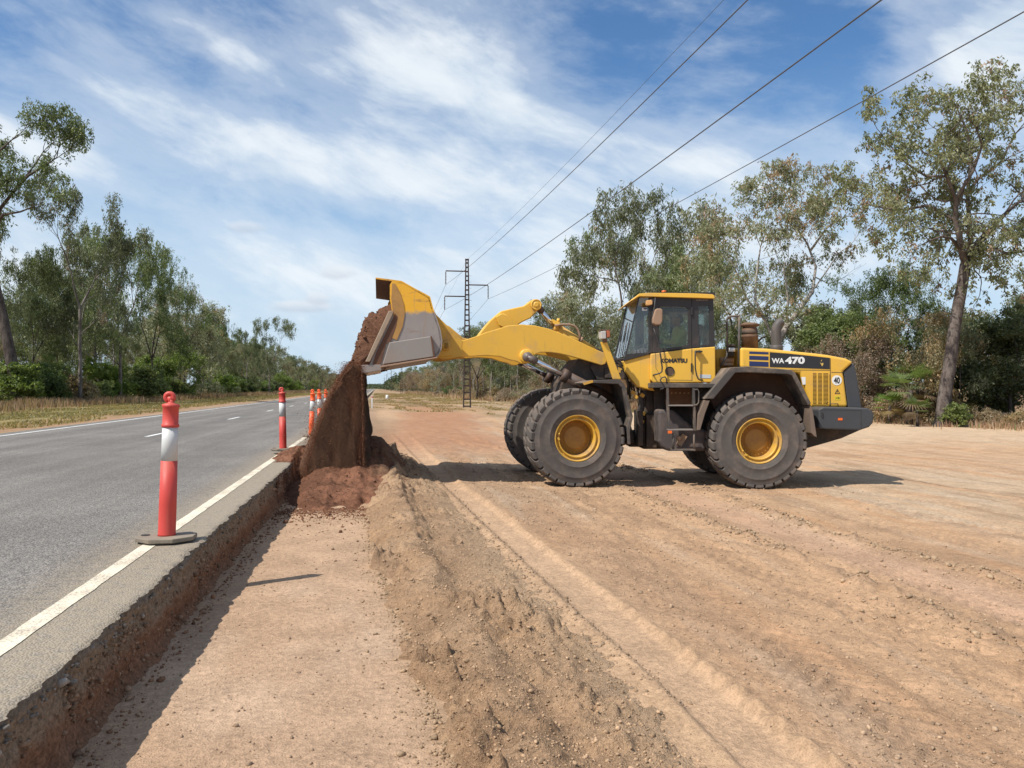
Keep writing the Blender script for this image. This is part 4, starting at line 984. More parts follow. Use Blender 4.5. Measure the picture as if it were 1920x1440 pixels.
b = MB(); c = L(1370, 668.5, 15.35); b.lathe([(.075, 0), (.085, .01), (.085, .19), (.105, .195), (.105, .215), (.07, .235), (.0005, .24)], c=c, n=20); flt = b.build('fuel_filter', DRK, root)
b = MB(); b.lathe([(.088, .09), (.088, .165), (.088, .165)], c=c, n=20, smooth=True); b.build('filter_label', WHT, flt)
b = MB(); b.tube([L(1350, 676, 15.4), L(1375, 676, 15.4)], .06, 14); b.tube([L(1352, 683, 15.35), L(1374, 684, 15.35)], .035, 10); b.build('brake_reservoir', TANM, root)
prismL([(1342, 655), (1389, 652), (1389, 700), (1345, 716)], 15.5, .8, 'engine_deck', YELD, .02)
# ---- front frame, boom, linkage, bucket
EA = .60
boom_pts = [(836, 634), (848, 637.5), (871, 637.5), (894, 630), (911, 623), (932, 617), (952, 610.5), (977, 608), (1003, 610.3), (1030, 616.5), (1055, 626), (1088, 641), (1117.5, 655), (1134, 662), (1138, 668), (1139, 674), (1135, 682.5), (1128, 684.8), (1109, 679), (1088, 673), (1063, 666), (1047, 662.5), (1030, 660.5), (1015, 660.5), (1006, 663), (1000, 668), (996, 677), (988, 682), (978, 682), (970, 678), (955, 674.5), (938, 668.5), (911, 666.5), (886, 668), (867, 669), (850, 668), (838, 660), (832, 648)]
for e, o in ((EA, 1), (-EA, -1)):
    P = Fpl(boom_pts, EA); P = [mir(p, e) for p in P]
    b = MB(); b.prism(P, NV*(-.09*o)); arm = b.build('boom_arm', YEL, root, .012)
    # pin bosses
    b = MB(); c = mir(Fp(987, 668, EA), e); b.lathe([(.135, -.02), (.135, .045), (.12, .055), (.0005, .055)], c=c, axis=NV*o, n=28); b.build('pin_boss', YEL, arm)
b = MB(); P = Fpl([(1030, 622), (1062, 632), (1060, 650), (1032, 640)], EA-.09); b.prism(P, NV*(-(2*EA-.18))); b.build('boom_cross_tube', YELD, root, .01)
# bellcrank between the arms
bc = [(892, 634), (898, 627), (911, 610), (920, 600), (927.5, 593.5), (940, 583), (963, 577.5), (982, 573.5), (990, 568), (995, 563.5), (1001, 560.8), (1008, 560.8), (1014, 565), (1016, 572), (1013.5, 579), (1007, 583), (1001, 590), (994, 597), (980, 603.5), (970, 610), (960, 618), (925, 628), (900, 640)]
b = MB(); b.prism(Fpl(bc, .17), NV*-.34); bell = b.build('bellcrank', YEL, root, .02)
for px_, py_, r_ in ((942, 599.5, .115), (1004.8, 571.5, .105)):
    b = MB(); c = Fp(px_, py_, .17); b.lathe([(r_, 0), (r_, .05), (r_*.85, .06), (r_*.8, .05), (r_*.55, .05), (r_*.5, .065), (r_*.25, .065), (.0005, .06)], c=c, axis=NV, n=28); b.build('pivot_boss', YEL, bell)
b = MB(); b.prism(Fpl([(930, 594), (941, 587.5), (951, 591), (966, 606), (967, 612), (948, 616), (936, 610)], .26), NV*-.07); b.build('pivot_bracket', YEL, bell, .012)
# bucket link
for o in (0,):
    a = Fp(900, 634, 0); c = Fp(838, 618, 0)
    b = MB(); b.prism(Fpl([(832, 608), (842, 611), (868, 633), (900, 640), (900, 652), (866, 645), (834, 626)], .10), NV*-.20); b.build('bucket_link', YELD, root, .02)
# tilt cylinder
b = MB(); pA, pB = Fp(1010, 577, 0), Fp(1040, 613, 0); b.tube([pA, pB], .045, 16); rod = b.build('tilt_rod', CHR, root)
b = MB(); b.tube([pB, Fp(1120, 664, 0)], .095, 20); b.tube([pB.lerp(Fp(1120, 664, 0), -.02), pB.lerp(Fp(1120, 664, 0), .07)], .11, 20); tc_ = b.build('tilt_cylinder', YELD, root)
rod.parent = tc_
b = MB(); b.tube([pA.lerp(pB, -.08), pA.lerp(pB, .22)], .07, 14); b.build('rod_eye', CYL, tc_)
b = MB(); b.box(Fp(1041, 605, .05), (.16, .12, .07), Matrix.Rotation(rad(25), 3, 'Y')); b.lathe([(.03, 0), (.03, .07)], c=Fp(1047, 604, .05), n=10); b.build('hose_block', YEL, tc_)
b = MB(); b.tube([Fp(1040, 610.5, .14), Fp(1052, 608.5, .14), Fp(1068, 608.5, .14), Fp(1077, 611, .14), Fp(1083, 617, .14), Fp(1087, 627, .14), Fp(1087, 641, .14)], .023, 9)
b.tube([Fp(1092, 632, .3), Fp(1090, 641, .3)], .02, 7); b.build('hydraulic_pipe', TANM, tc_)
# lift cylinders
def rF(a0, b0, e): return (mir(a0, e), mir(b0, e))
for e in (.62+.11, -.62-.11):
    A0, B0, C0 = Fp(989, 669, .73), Fp(1057, 703.5, .73), Fp(1150, 751, .73)
    A, Bq, Cq = (mir(x, e) for x in (A0, B0, C0))
    b = MB(); b.tube([Bq.lerp(Cq, -.03), Cq], .105, 22); b.tube([Bq.lerp(Cq, -.04), Bq.lerp(Cq, .08)], .125, 22); lc = b.build('lift_cylinder', CYL, root)
    b = MB(); b.tube([A, Bq], .052, 16); b.build('lift_rod', CHR, lc)
    b = MB(); s_ = 1 if e > 0 else -1; b.lathe([(.086, -.07), (.086, .045), (.078, .055), (.05, .055), (.046, .066), (.0005, .066)], c=A, axis=NV*s_, n=26); b.tube([A, A.lerp(Bq, .25)], .07, 16); b.build('rod_eye', mat('greasy_grey', (.16, .13, .115), .5, metal=.2, var=.25, dirt=.3, dirtcol=(.09, .05, .035)), lc)
# front frame towers
b = MB(); tower = [(1086, 672), (1108, 676), (1132, 672), (1146, 664), (1153, 690), (1160, 712), (1170, 742), (1182, 790), (1192, 830), (1120, 846), (1060, 830), (1040, 770), (1052, 718), (1070, 690)]
P = Fpl(tower, .42); b.prism(P, NV*-.84); ff = b.build('front_frame', DRK, root, .03)
b = MB(); b.prism(Fpl([(1118, 652), (1140, 662), (1150, 690), (1156, 712), (1120, 712), (1108, 690)], EA-.10), NV*-.06); b.build('boom_bracket', DRK, ff, .01); b = MB(); b.prism([mir(p, -EA+.10) for p in Fpl([(1118, 652), (1140, 662), (1150, 690), (1156, 712), (1120, 712), (1108, 690)], EA-.10)], NV*.06); b.build('boom_bracket', DRK, ff, .01)
# hoses and clutter at the joint
rng = random.Random(3); b = MB()
for k in range(9):
    e0 = rng.uniform(.25, .6); x0, y0 = rng.uniform(1140, 1158), rng.uniform(664, 690); x1, y1 = rng.uniform(1176, 1200), rng.uniform(716, 748)
    p0, p1 = Fp(x0, y0, e0), Fp(x1, y1, e0-.1); mid = p0.lerp(p1, .5)+Vector((.06, -.05, .10+rng.uniform(0, .14)))
    b.tube([p0, p0.lerp(mid, .5)+Vector((0, 0, .04)), mid, mid.lerp(p1, .5)+Vector((.02, 0, 0)), p1], .017, 7)
for k in range(4):
    p0 = Fp(1172+k*5, 712+k*5, .5); b.tube([p0, p0+Vector((.02, 0, .16)), p0+Vector((.09, 0, .20)), p0+Vector((.14, 0, .04)), p0+Vector((.17, 0, -.1))], .014, 7)
b.build('hydraulic_hoses', mat('hose_rubber', (.035, .03, .027), .7, var=.2, dirt=.3, dirtcol=(.14, .1, .07)), ff)
b = MB()
for x, y, s in ((1150, 690, .16), (1163, 705, .14), (1143, 700, .2), (1170, 698, .1)): b.box(Fp(x, y, .45), (s, .2, s*.9))
b.build('valve_block', DRK, ff, .01)
b = MB(); b.tube([Fp(1096, 707, .35), Fp(1115, 688, .35)], .016, 8); b.build('relief_rod', CHR, ff)
for x, y in ((1187, 736), (1192, 744), (1204, 741), (1206, 775), (1203, 790)): b = MB(); b.box(Fp(x, y, .42), (.09, .06, .07), Matrix.Rotation(.5, 3, 'Y')); b.build('joint_bracket', YEL, ff, .01)
for o in (1, -1):
    P = [mir(p, .70*o) for p in Fpl([(1104, 712), (1120, 714), (1162, 716), (1172, 760), (1184, 820), (1180, 834), (1172, 834), (1168, 800), (1150, 745), (1130, 724)], .80)]
    b = MB(); b.prism(P, NV*.05*o); b.build('inner_guard', mat('inner_guard_brown', (.11, .055, .03), .8, var=.25, dirt=.4, dirtcol=(.2, .12, .07)), ff, .008)
    # fender arch
    path = [(1093, 717.5), (1110, 713), (1163, 711.5), (1172, 722), (1187, 781), (1181, 810), (1182.5, 833)]
    inn = [(1177, 833), (1175.5, 808), (1180.5, 782), (1166, 727), (1159.5, 720), (1111, 718), (1095, 721)]
    P = [mir(p, 1.45*o) for p in Fpl(path+inn, 1.45)]
    b = MB(); b.prism(P, NV*-.68*o); fd = b.build('front_fender', FEN, root, .008)
    P = [mir(p, 1.455*o) for p in Fpl([(1092, 717.5), (1111, 712.5), (1112, 717), (1095, 722)], 1.455)]; b = MB(); b.prism(P, NV*.01*o); b.build('fender_tip', YELD, fd)
    # lamp post and lamps
    P = [mir(p, 1.02*o) for p in Fpl([(1127.5, 641), (1139, 640), (1166, 711), (1151, 711)], 1.05)]
    b = MB(); b.prism(P, NV*-.06*o); post = b.build('lamp_post', YEL, root, .01)
    c0 = [mir(p, 1.10*o) for p in Fpl([(1126.5, 621), (1136.5, 620), (1137, 635), (1127.5, 635.5)], 1.10)]
    b = MB(); b.prism(c0, NV*-.17*o); b.build('headlight', LEN, post, .012)
    c1 = [mir(p, 1.09*o) for p in Fpl([(1137.5, 619.5), (1144, 620), (1144.5, 631.5), (1138, 633)], 1.09)]
    b = MB(); b.prism(c1, NV*-.15*o); b.build('indicator_lamp', mat('dull_orange_lens', (.42, .12, .05), .4), post, .01)
    c2 = [mir(p, 1.0*o) for p in Fpl([(1126, 617.8), (1145, 617.8), (1145.5, 622), (1144.2, 619.3), (1128, 619.3), (1126, 622)], 1.1)]
    b = MB(); b.prism(c2, NV*.08*o); b.prism([mir(p, 1.02*o) for p in Fpl([(1130, 635), (1138, 634), (1138, 642), (1130, 642)], 1.05)], NV*.05*o); b.build('lamp_guard', RUST, post, .004)

# bucket: profile in the machine's plane, swept across the width
EB = 1.50
bk = empty('bucket', Fp(836, 650, 0), 0, root); bo_ = -Vector(bk.location)
prof = [(684, 693.5), (700, 691), (760, 681), (815, 671.5), (822, 667), (828, 655), (829.5, 640), (826.5, 620), (821, 602), (813, 580), (806.5, 556), (798, 551), (777, 540), (753, 526.5), (728, 523), (704, 520)]
inner = [(704, 522.5), (728, 526), (752, 530), (775, 543), (795, 554.5), (803, 560), (809, 582), (816.5, 603), (822, 622), (825, 640), (823.5, 653), (818.5, 663), (813, 667.5), (760, 677), (700, 687.5), (684, 690)]
b = MB(); O = Fpl(prof, EB); I = Fpl(inner[::-1], EB); n = len(O)
for i in range(n-1):
    b.prism([O[i]+bo_, O[i+1]+bo_, I[i+1]+bo_, I[i]+bo_], NV*-2*EB)
b.build('bucket_shell', BKT, bk)
b = MB(); J = [p+(Fp(765, 610, EB)-p)*.012 for p in I]
for i in range(n-1): b.prism([I[i]+bo_-NV*.04, I[i+1]+bo_-NV*.04, J[i+1]+bo_-NV*.04, J[i]+bo_-NV*.04], NV*-2*(EB-.04))
b.build('bucket_lining', SOILED, bk)
for o in (1, -1):
    P = [mir(p, EB*o)+bo_ for p in Fpl([(690, 690), (815, 669.5), (823, 663), (827.5, 650), (828, 638), (825, 620), (819, 602), (811.5, 580), (805, 557), (776, 541.5), (752, 528.5), (735, 527), (731, 534), (731, 560), (735, 584), (715, 630)], EB)]
    b = MB(); b.prism(P, NV*(-.035*o)); sp = b.build('side_plate', BKT, bk, .004)
    # front band, folded along the opening
    P = [mir(p, (EB+.012)*o)+bo_ for p in Fpl([(735, 531), (741, 532), (749, 547), (757, 570), (759, 590), (755, 612), (744, 638), (735, 634), (738, 600), (735.5, 580), (733.5, 560)], EB)]
    b = MB(); b.prism(P, NV*(-.010*o)); b.build('edge_plate', mat('stained_yellow', (.42, .22, .06), .65, var=.2, vscale=5, dirt=.5, dirtcol=(.22, .115, .06), dscale=3), bk, .003)
    P = [mir(p, (EB+.014)*o)+bo_ for p in Fpl([(741, 588), (746, 594), (743, 612), (733, 640), (724, 645), (714, 683), (697, 687), (705, 662)], EB)]
    b = MB(); b.prism(P, NV*(-.010*o)); b.build('edge_plate', SOILED, bk, .003)
    P = [mir(p, (EB+.05)*o)+bo_ for p in Fpl([(728.5, 583.5), (735.5, 583), (738, 586), (693.5, 679), (685, 678.5)], EB)]
    b = MB(); b.prism(P, NV*(-.045*o)); b.build('side_cutter', mat('scuffed_cutter', (.34, .25, .17), .6, var=.25, vscale=8, dirt=.4, dirtcol=(.17, .09, .05), dscale=5), bk, .01)
    P = [mir(p, (EB+.07)*o)+bo_ for p in Fpl([(730, 642.5), (806, 631), (808, 632.5), (812.5, 669), (717, 683.5)], EB)]
    b = MB(); b.prism(P, NV*(-.065*o)); b.build('wear_plate', STL, bk, .012)
    P = [mir(p, (EB+.09)*o)+bo_ for p in Fpl([(806.5, 630.5), (809, 631), (815.5, 669), (812.5, 670)], EB)]
    b = MB(); b.prism(P, NV*(-.085*o)); b.build('wear_plate_edge', SOILED, bk, .004)
    P = [mir(p, (EB+.10)*o)+bo_ for p in Fpl([(714, 686), (819, 669.5), (820, 671.5), (714, 689.5)], EB)]
    b = MB(); b.prism(P, NV*(-.10*o)); b.build('heel_strip', mat('floor_strip', (.36, .22, .14), .6, var=.2), bk, .004)
# cutting edge with a bevelled lip
b = MB(); P = [p+bo_ for p in Fpl([(657, 697.5), (680, 684), (714, 683.5), (715, 694), (684, 699.5), (668, 698)], EB+.02)]; b.prism(P, NV*-2*(EB+.02)); b.build('cutting_edge', mat('polished_edge', (.36, .30, .26), .35, metal=.5, var=.2, vscale=9, dirt=.35, dirtcol=(.24, .12, .07), dscale=5), bk, .006)
# hinge ears behind the bucket
for e in (.78, .42, -.42, -.78):
    P = [mir(p, e)+bo_ for p in Fpl([(808, 570), (818, 590), (836, 608), (850, 622), (868, 640), (866, 652), (868, 668), (845, 672), (830, 673), (816, 668), (822, 630)], .78)]
    b = MB(); b.prism(P, NV*-.05); b.build('hinge_ear', YELD, bk, .008)
b = MB(); c = Fp(836, 648, .84)+bo_; b.lathe([(.085, -.03), (.085, .0), (.06, .01), (.0005, .01)], c=c, axis=NV, n=24); b.build('hinge_pin', YELD, bk)
b = MB(); b.prism([p+bo_ for p in Fpl([(831, 642), (840.5, 640), (842, 652), (838, 656), (831, 655)], .80)], NV*.05); b.build('pin_keeper', YELD, bk, .01)
b = MB(); b.prism([p+bo_ for p in Fpl([(812, 590), (826, 610), (840, 632), (850, 668), (816, 670), (826, 640), (820, 610)], .80)], NV*-1.6); b.build('torque_tube', YELD, bk, .02)

# ---- soil in the bucket and falling from it (both rest in or fall from the bucket: things of their own)
def loader_world(p): return root.matrix_world @ Vector(p)
bpy.context.view_layer.update()
root_M = Matrix.Translation(root.location) @ Matrix.Rotation(-TH, 4, 'Z')
def bucket_soil():
    outl = [(745, 566), (733, 569), (722, 575), (712, 586), (700, 597), (692, 608), (684, 625), (677, 642), (669, 660), (663, 676), (658, 690), (664, 694), (690, 688), (730, 683), (770, 670), (790, 620), (775, 575)]
    # resample the outline finely
    P = [Fp(x, y, EB-.05) for x, y in outl]; Q = []
    for i in range(len(P)):
        a, c = P[i], P[(i+1) % len(P)]; k = max(1, int((c-a).length/.022))
        for j in range(k): Q.append(a.lerp(c, j/k))
    az = np.array([[inv(p)[0], p[2]] for p in Q]); m = len(az); E = np.arange(-(EB-.05), EB-.049, .025); ne = len(E)
    s = np.arange(m); S, EE = np.meshgrid(s, np.arange(ne), indexing='ij')
    A = az[S.ravel(), 0]; Z = az[S.ravel(), 1]; ev = E[EE.ravel()]
    cen = az.mean(0); dx, dz = A-cen[0], Z-cen[1]; rr = np.hypot(dx, dz)
    g3 = lambda k, s: (fbm(A*k, Z*k, 3, s)+fbm(A*k+5, ev*k, 3, s+1)+fbm(Z*k, ev*k+9, 3, s+2))/1.7
    nz = g3(2.0, 801)*.10+np.maximum(g3(8, 811), 0)*.11+np.abs(g3(18, 821))*.06
    front = sst(A-az[:, 0].min(), .55, .8)
    k = 1+nz/rr*(.25+front*.75)*sst(rr, 0, .3); A = cen[0]+dx*k; Z = cen[1]+dz*k
    V = np.array([list(root_M @ Fq(a, e, z)) for a, e, z in zip(A, ev, Z)])
    F = []; idx = lambda i, j: (i % m)*ne+j
    for i in range(m):
        for j in range(ne-1): F.append((idx(i, j), idx(i+1, j), idx(i+1, j+1), idx(i, j+1)))
    cI = len(V); V = np.vstack([V, [list(root_M @ Fq(cen[0], E[0], cen[1]))], [list(root_M @ Fq(cen[0], E[-1], cen[1]))]])
    F3 = [(cI, idx(i+1, 0), idx(i, 0), idx(i, 0)) for i in range(m)]+[(cI+1, idx(i, ne-1), idx(i+1, ne-1), idx(i+1, ne-1)) for i in range(m)]
    org = np.array(V[cI]); me = bpy.data.meshes.new('bucket_soil')
    me.from_pydata([tuple(v-org) for v in V], [], F+[f[:3] for f in F3]); me.validate(); me.polygons.foreach_set('use_smooth', [True]*len(me.polygons))
    o = bpy.data.objects.new('bucket_soil', me); COL.objects.link(o); o.location = org
    me.materials.append(soil_mat('damp_soil', use_attr=False, col=(.165, .08, .048), bumpd=.035))
    bm = bmesh.new(); bm.from_mesh(me); bmesh.ops.recalc_face_normals(bm, faces=bm.faces); bm.to_mesh(me); bm.free()
    tag(o, 'heaped reddish brown soil sliding out of the raised bucket', 'soil load')
bucket_soil()
def falling_soil():
    rng = np.random.default_rng(9)
    # sheet of soil dropping off the lip: cross section in X at each height, along the lip in Y
    Y0, Y1 = 13.65, 16.7
    def xl(z): return np.interp(z, [.1, .4, .9, 1.4, 1.8, 2.02, 2.12], [-1.15, -1.12, -.98, -.80, -.62, -.47, -.42])
    def xr(z): return np.interp(z, [.1, .6, 1.2, 1.9, 2.1], [-.20, -.21, -.22, -.23, -.26])
    zs = np.arange(.15, 2.13, .03); per = []
    ny, nx = 90, 22
    ys = np.linspace(Y0, Y1, ny)
    V = []
    ring = [(0, t) for t in np.linspace(0, 1, nx)]+[(1, t) for t in np.linspace(0, 1, ny)][1:]+[(2, t) for t in np.linspace(0, 1, nx)][1:]+[(3, t) for t in np.linspace(0, 1, ny)][1:-1]
    m = len(ring)
    for z in zs:
        l, r = xl(z), xr(z); spread = .05*(2.1-z)
        for s, t in ring:
            l = xl(z)+.10; 
            if s == 0: x, y = l+(r-l)*t, Y0-spread+.08
            elif s == 1: x, y = r, Y0-spread+(Y1-Y0+2*spread)*t
            elif s == 2: x, y = r+(l-r)*t, Y1+spread
            else: x, y = l, Y1+spread-(Y1-Y0+2*spread)*t
            V.append((x, y, z))
    V = np.array(V); x, y, z = V.T
    amp = np.interp(z, [.1, 1.2, 2.1], [.15, .11, .045])
    n = fbm((x+y)*2.2, z*.8+y, 4, 821)*1.1+fbm((x-y)*8, z*3.0+x*2, 4, 823)*.7
    cx = (xl(z)+xr(z))/2; left = x < cx+.1
    V[:, 0] += np.where(left, n*amp*1.5, n*amp*.7)*1.0; V[:, 1] += n*amp*.7*np.where((y < Y0+.2), 1, .4)
    nz = len(zs); F = np.array([[i*m+j, i*m+(j+1) % m, (i+1)*m+(j+1) % m, (i+1)*m+j] for i in range(nz-1) for j in range(m)])
    core = V.copy(); Vc = core
    # crumbs in flight all round and inside it
    N = 52000
    zz = .12+rng.uniform(0, 1, N)**.9*1.98; l, r = xl(zz), xr(zz)
    side = rng.uniform(0, 1, N); yy = rng.uniform(Y0-.12, Y1+.1, N); yy = np.where(rng.uniform(0, 1, N) < .40, Y0-.05*(2.1-zz)-np.abs(rng.normal(0, .06, N)), yy)
    xx = np.where(side < .5, l-rng.exponential(.055, N)*(1+.8*(2.1-zz)/2)+.03, np.where(side < .62, r+rng.exponential(.022, N)-.01, l+(r-l)*rng.uniform(0, 1, N)))
    ss_ = np.minimum(rng.gamma(1.2, .0018, N)+.0022, .014)
    R, f = rocks(N, rng); f = f
    # light 4-sided crumbs: keep the count high and the mesh small
    tet = np.array([(1, 1, 1), (-1, -1, 1), (-1, 1, -1), (1, -1, -1)])/1.73; tf = np.array([(0, 1, 2), (0, 3, 1), (0, 2, 3), (1, 3, 2)])
    T = tet[None]*rng.uniform(.6, 1.4, (N, 4, 1)); a = rng.uniform(0, 6.28, N); b_ = rng.uniform(0, 6.28, N)
    x1 = T[..., 0]*np.cos(a)[:, None]-T[..., 1]*np.sin(a)[:, None]; y1 = T[..., 0]*np.sin(a)[:, None]+T[..., 1]*np.cos(a)[:, None]; z1 = T[..., 2]
    y2 = y1*np.cos(b_)[:, None]-z1*np.sin(b_)[:, None]; z2 = y1*np.sin(b_)[:, None]+z1*np.cos(b_)[:, None]
    T = np.stack([x1, y2, z2], -1)*ss_[:, None, None]+np.stack([xx, yy, zz], 1)[:, None]
    TF = (tf[None]+np.arange(N)[:, None, None]*4).reshape(-1, 3)+len(Vc)
    F3 = np.concatenate([F[:, [0, 1, 2]], F[:, [0, 2, 3]], TF])
    org = np.array([-.6, 15.1, .3])
    fm = bpy.data.materials.new('falling_soil'); fm.use_nodes = True; q = NT(fm.node_tree)
    tc = q.n('ShaderNodeNewGeometry').outputs['Position']; st = q.n('ShaderNodeVectorMath', {0: tc, 1: (9, 9, 1.5)}, operation='MULTIPLY').outputs[0]
    n1 = q.noise(st, 1.0, 6, .7); n2 = q.noise(tc, 40, 4, .7)
    c = q.mix(q.ss(n1, .35, .65), (.155, .066, .036, 1), (.23, .108, .062, 1))
    p = q.n('ShaderNodeBsdfPrincipled', {'Base Color': c, 'Roughness': 1, 'Specular IOR Level': .05})
    bp = q.n('ShaderNodeBump', {'Strength': .8, 'Distance': .04, 'Height': q.m('ADD', n1, q.m('MULTIPLY', n2, .6))}); q.t.links.new(bp.outputs[0], p.inputs['Normal'])
    o = q.n('ShaderNodeOutputMaterial'); q.t.links.new(p.outputs[0], o.inputs[0])
    ob = mesh_np('falling_soil', np.concatenate([Vc, T.reshape(-1, 3)])-org, F3, fm, smooth=False, loc=org)
    sm_ = np.zeros(len(F3), bool); sm_[:2*len(F)] = True; ob.data.polygons.foreach_set('use_smooth', sm_)
    tag(ob, 'dark reddish brown soil pouring down from the bucket lip onto the pile', 'falling soil', kind='stuff')
falling_soil()
def bucket_clods():
    rng = np.random.default_rng(71); o = bpy.data.objects['bucket_soil']; me = o.data; v = np.empty(len(me.vertices)*3, np.float32); me.vertices.foreach_get('co', v); v = v.reshape(-1, 3)+np.array(o.location)
    p = v[rng.choice(len(v), 5200)].astype(float); s = np.minimum(rng.gamma(1.3, .008, len(p))+.006, .045); c = np.array([[.17, .083, .05]])*rng.uniform(.6, 1.3, (len(p), 1))
    scatter('bucket_clods', p, s, c, soil_mat('clod_red', fine=1.6, bumpd=.006), rng, 'dark red crumbs and clods on the soil sliding out of the bucket', 'soil clods', sink=.5)
bucket_clods()
def curtain_dust():
    # soil_curtain_dust: fine soil in the air hugging the falling sheet
    m = bpy.data.materials.new('fine_soil_dust'); m.use_nodes = True; q = NT(m.node_tree)
    tc = q.n('ShaderNodeTexCoord').outputs['Object']; st = q.n('ShaderNodeVectorMath', {0: tc, 1: (3, 3, .9)}, operation='MULTIPLY').outputs[0]
    n = q.noise(st, 2.0, 5, .65); d = q.ss(n, .36, .60, .5, 13)
    v = q.n('ShaderNodeVolumePrincipled', {'Color': (.50, .27, .17, 1), 'Density': d, 'Anisotropy': .1}); o = q.n('ShaderNodeOutputMaterial'); q.t.links.new(v.outputs[0], o.inputs['Volume'])
    V = []; zs = np.linspace(.2, 2.05, 24); nr = 28
    for z in zs:
        l = float(np.interp(z, [.1, .4, .9, 1.4, 1.8, 2.02, 2.12], [-1.15, -1.12, -.98, -.80, -.62, -.47, -.42])); r = -.23; g = .03+.055*(2.1-z)
        cx, cy, ax_, ay_ = (l+r)/2, 15.15, (r-l)/2+g*1.3, 1.55+g
        for k in range(nr):
            a = 2*math.pi*k/nr; c_, s_ = math.cos(a), math.sin(a); e = .35
            nn = float(fbm(np.array([z*2.1+a*.7]), np.array([a*1.9]), 3, 877)[0])*.10; V.append((cx+ax_*math.copysign(abs(c_)**e, c_)*(1+nn)-(.03 if c_ > 0 else 0)+nn*.5, cy+ay_*math.copysign(abs(s_)**e, s_), z))
    F = [(i*nr+k, i*nr+(k+1) % nr, (i+1)*nr+(k+1) % nr, (i+1)*nr+k) for i in range(len(zs)-1) for k in range(nr)]+[tuple(range(nr))[::-1], tuple((len(zs)-1)*nr+k for k in range(nr))]
    me = bpy.data.meshes.new('soil_dust'); me.from_pydata([(x+.7, y-15.15, z-.2) for x, y, z in V], [], F); o = bpy.data.objects.new('soil_dust', me); COL.objects.link(o); o.location = (-.7, 15.15, .2); me.materials.append(m)
    tag(o, 'fine brown dust hugging the sheet of falling soil below the bucket', 'dust', kind='stuff')
curtain_dust()
def dust():
    m = bpy.data.materials.new('dust'); m.use_nodes = True; q = NT(m.node_tree)
    tc = q.n('ShaderNodeTexCoord').outputs['Object']; ln = q.n('ShaderNodeVectorMath', {0: tc}, operation='LENGTH').outputs['Value']
    n = q.noise(tc, 2.2, 4, .6); d = q.m('MULTIPLY', q.ss(ln, 1.0, .15), q.ss(n, .32, .7, 0, .50))
    v = q.n('ShaderNodeVolumePrincipled', {'Color': (.62, .42, .30, 1), 'Density': d, 'Anisotropy': .2}); o = q.n('ShaderNodeOutputMaterial'); q.t.links.new(v.outputs[0], o.inputs['Volume'])
    b = MB(); ball(b, (0, 0, 0), (1, 1, 1), 20, 12); o = b.build('dust_cloud', m); o.location = (-.5, 15.3, .75); o.scale = (1.15, 2.1, 1.0)
    tag(o, 'thin tan dust drifting round the foot of the falling soil', 'dust', kind='stuff')
# ---- the operator, seated in the cab
def capsule(mb, pts, rs, n=12):
    pts = [Vector(p) for p in pts]; mb.tube(pts, list(rs), n, cap=True)
    for p, r in zip(pts, rs): ball(mb, p, (r, r, r))
def ball(mb, c, r, n=12, m=8):
    c = Vector(c); v = []; f = []
    for i in range(m+1):
        t = math.pi*i/m
        for k in range(n):
            a = 2*math.pi*k/n; v.append(c+Vector((r[0]*math.sin(t)*math.cos(a), r[1]*math.sin(t)*math.sin(a), r[2]*math.cos(t))))
    for i in range(m):
        for k in range(n): f.append((i*n+k, (i+1)*n+k, (i+1)*n+(k+1) % n, i*n+(k+1) % n))
    mb.add(v, f, True)
def fused(mb, name, m_, parent, vox=.012):
    """fuse overlapping volumes into one continuous skin"""
    o = mb.build(name, m_, parent, normals=False)
    r = o.modifiers.new('fuse', 'REMESH'); r.mode = 'VOXEL'; r.voxel_size = vox; r.use_smooth_shade = True
    s = o.modifiers.new('smooth', 'SMOOTH'); s.factor = .5; s.iterations = 3
    return o
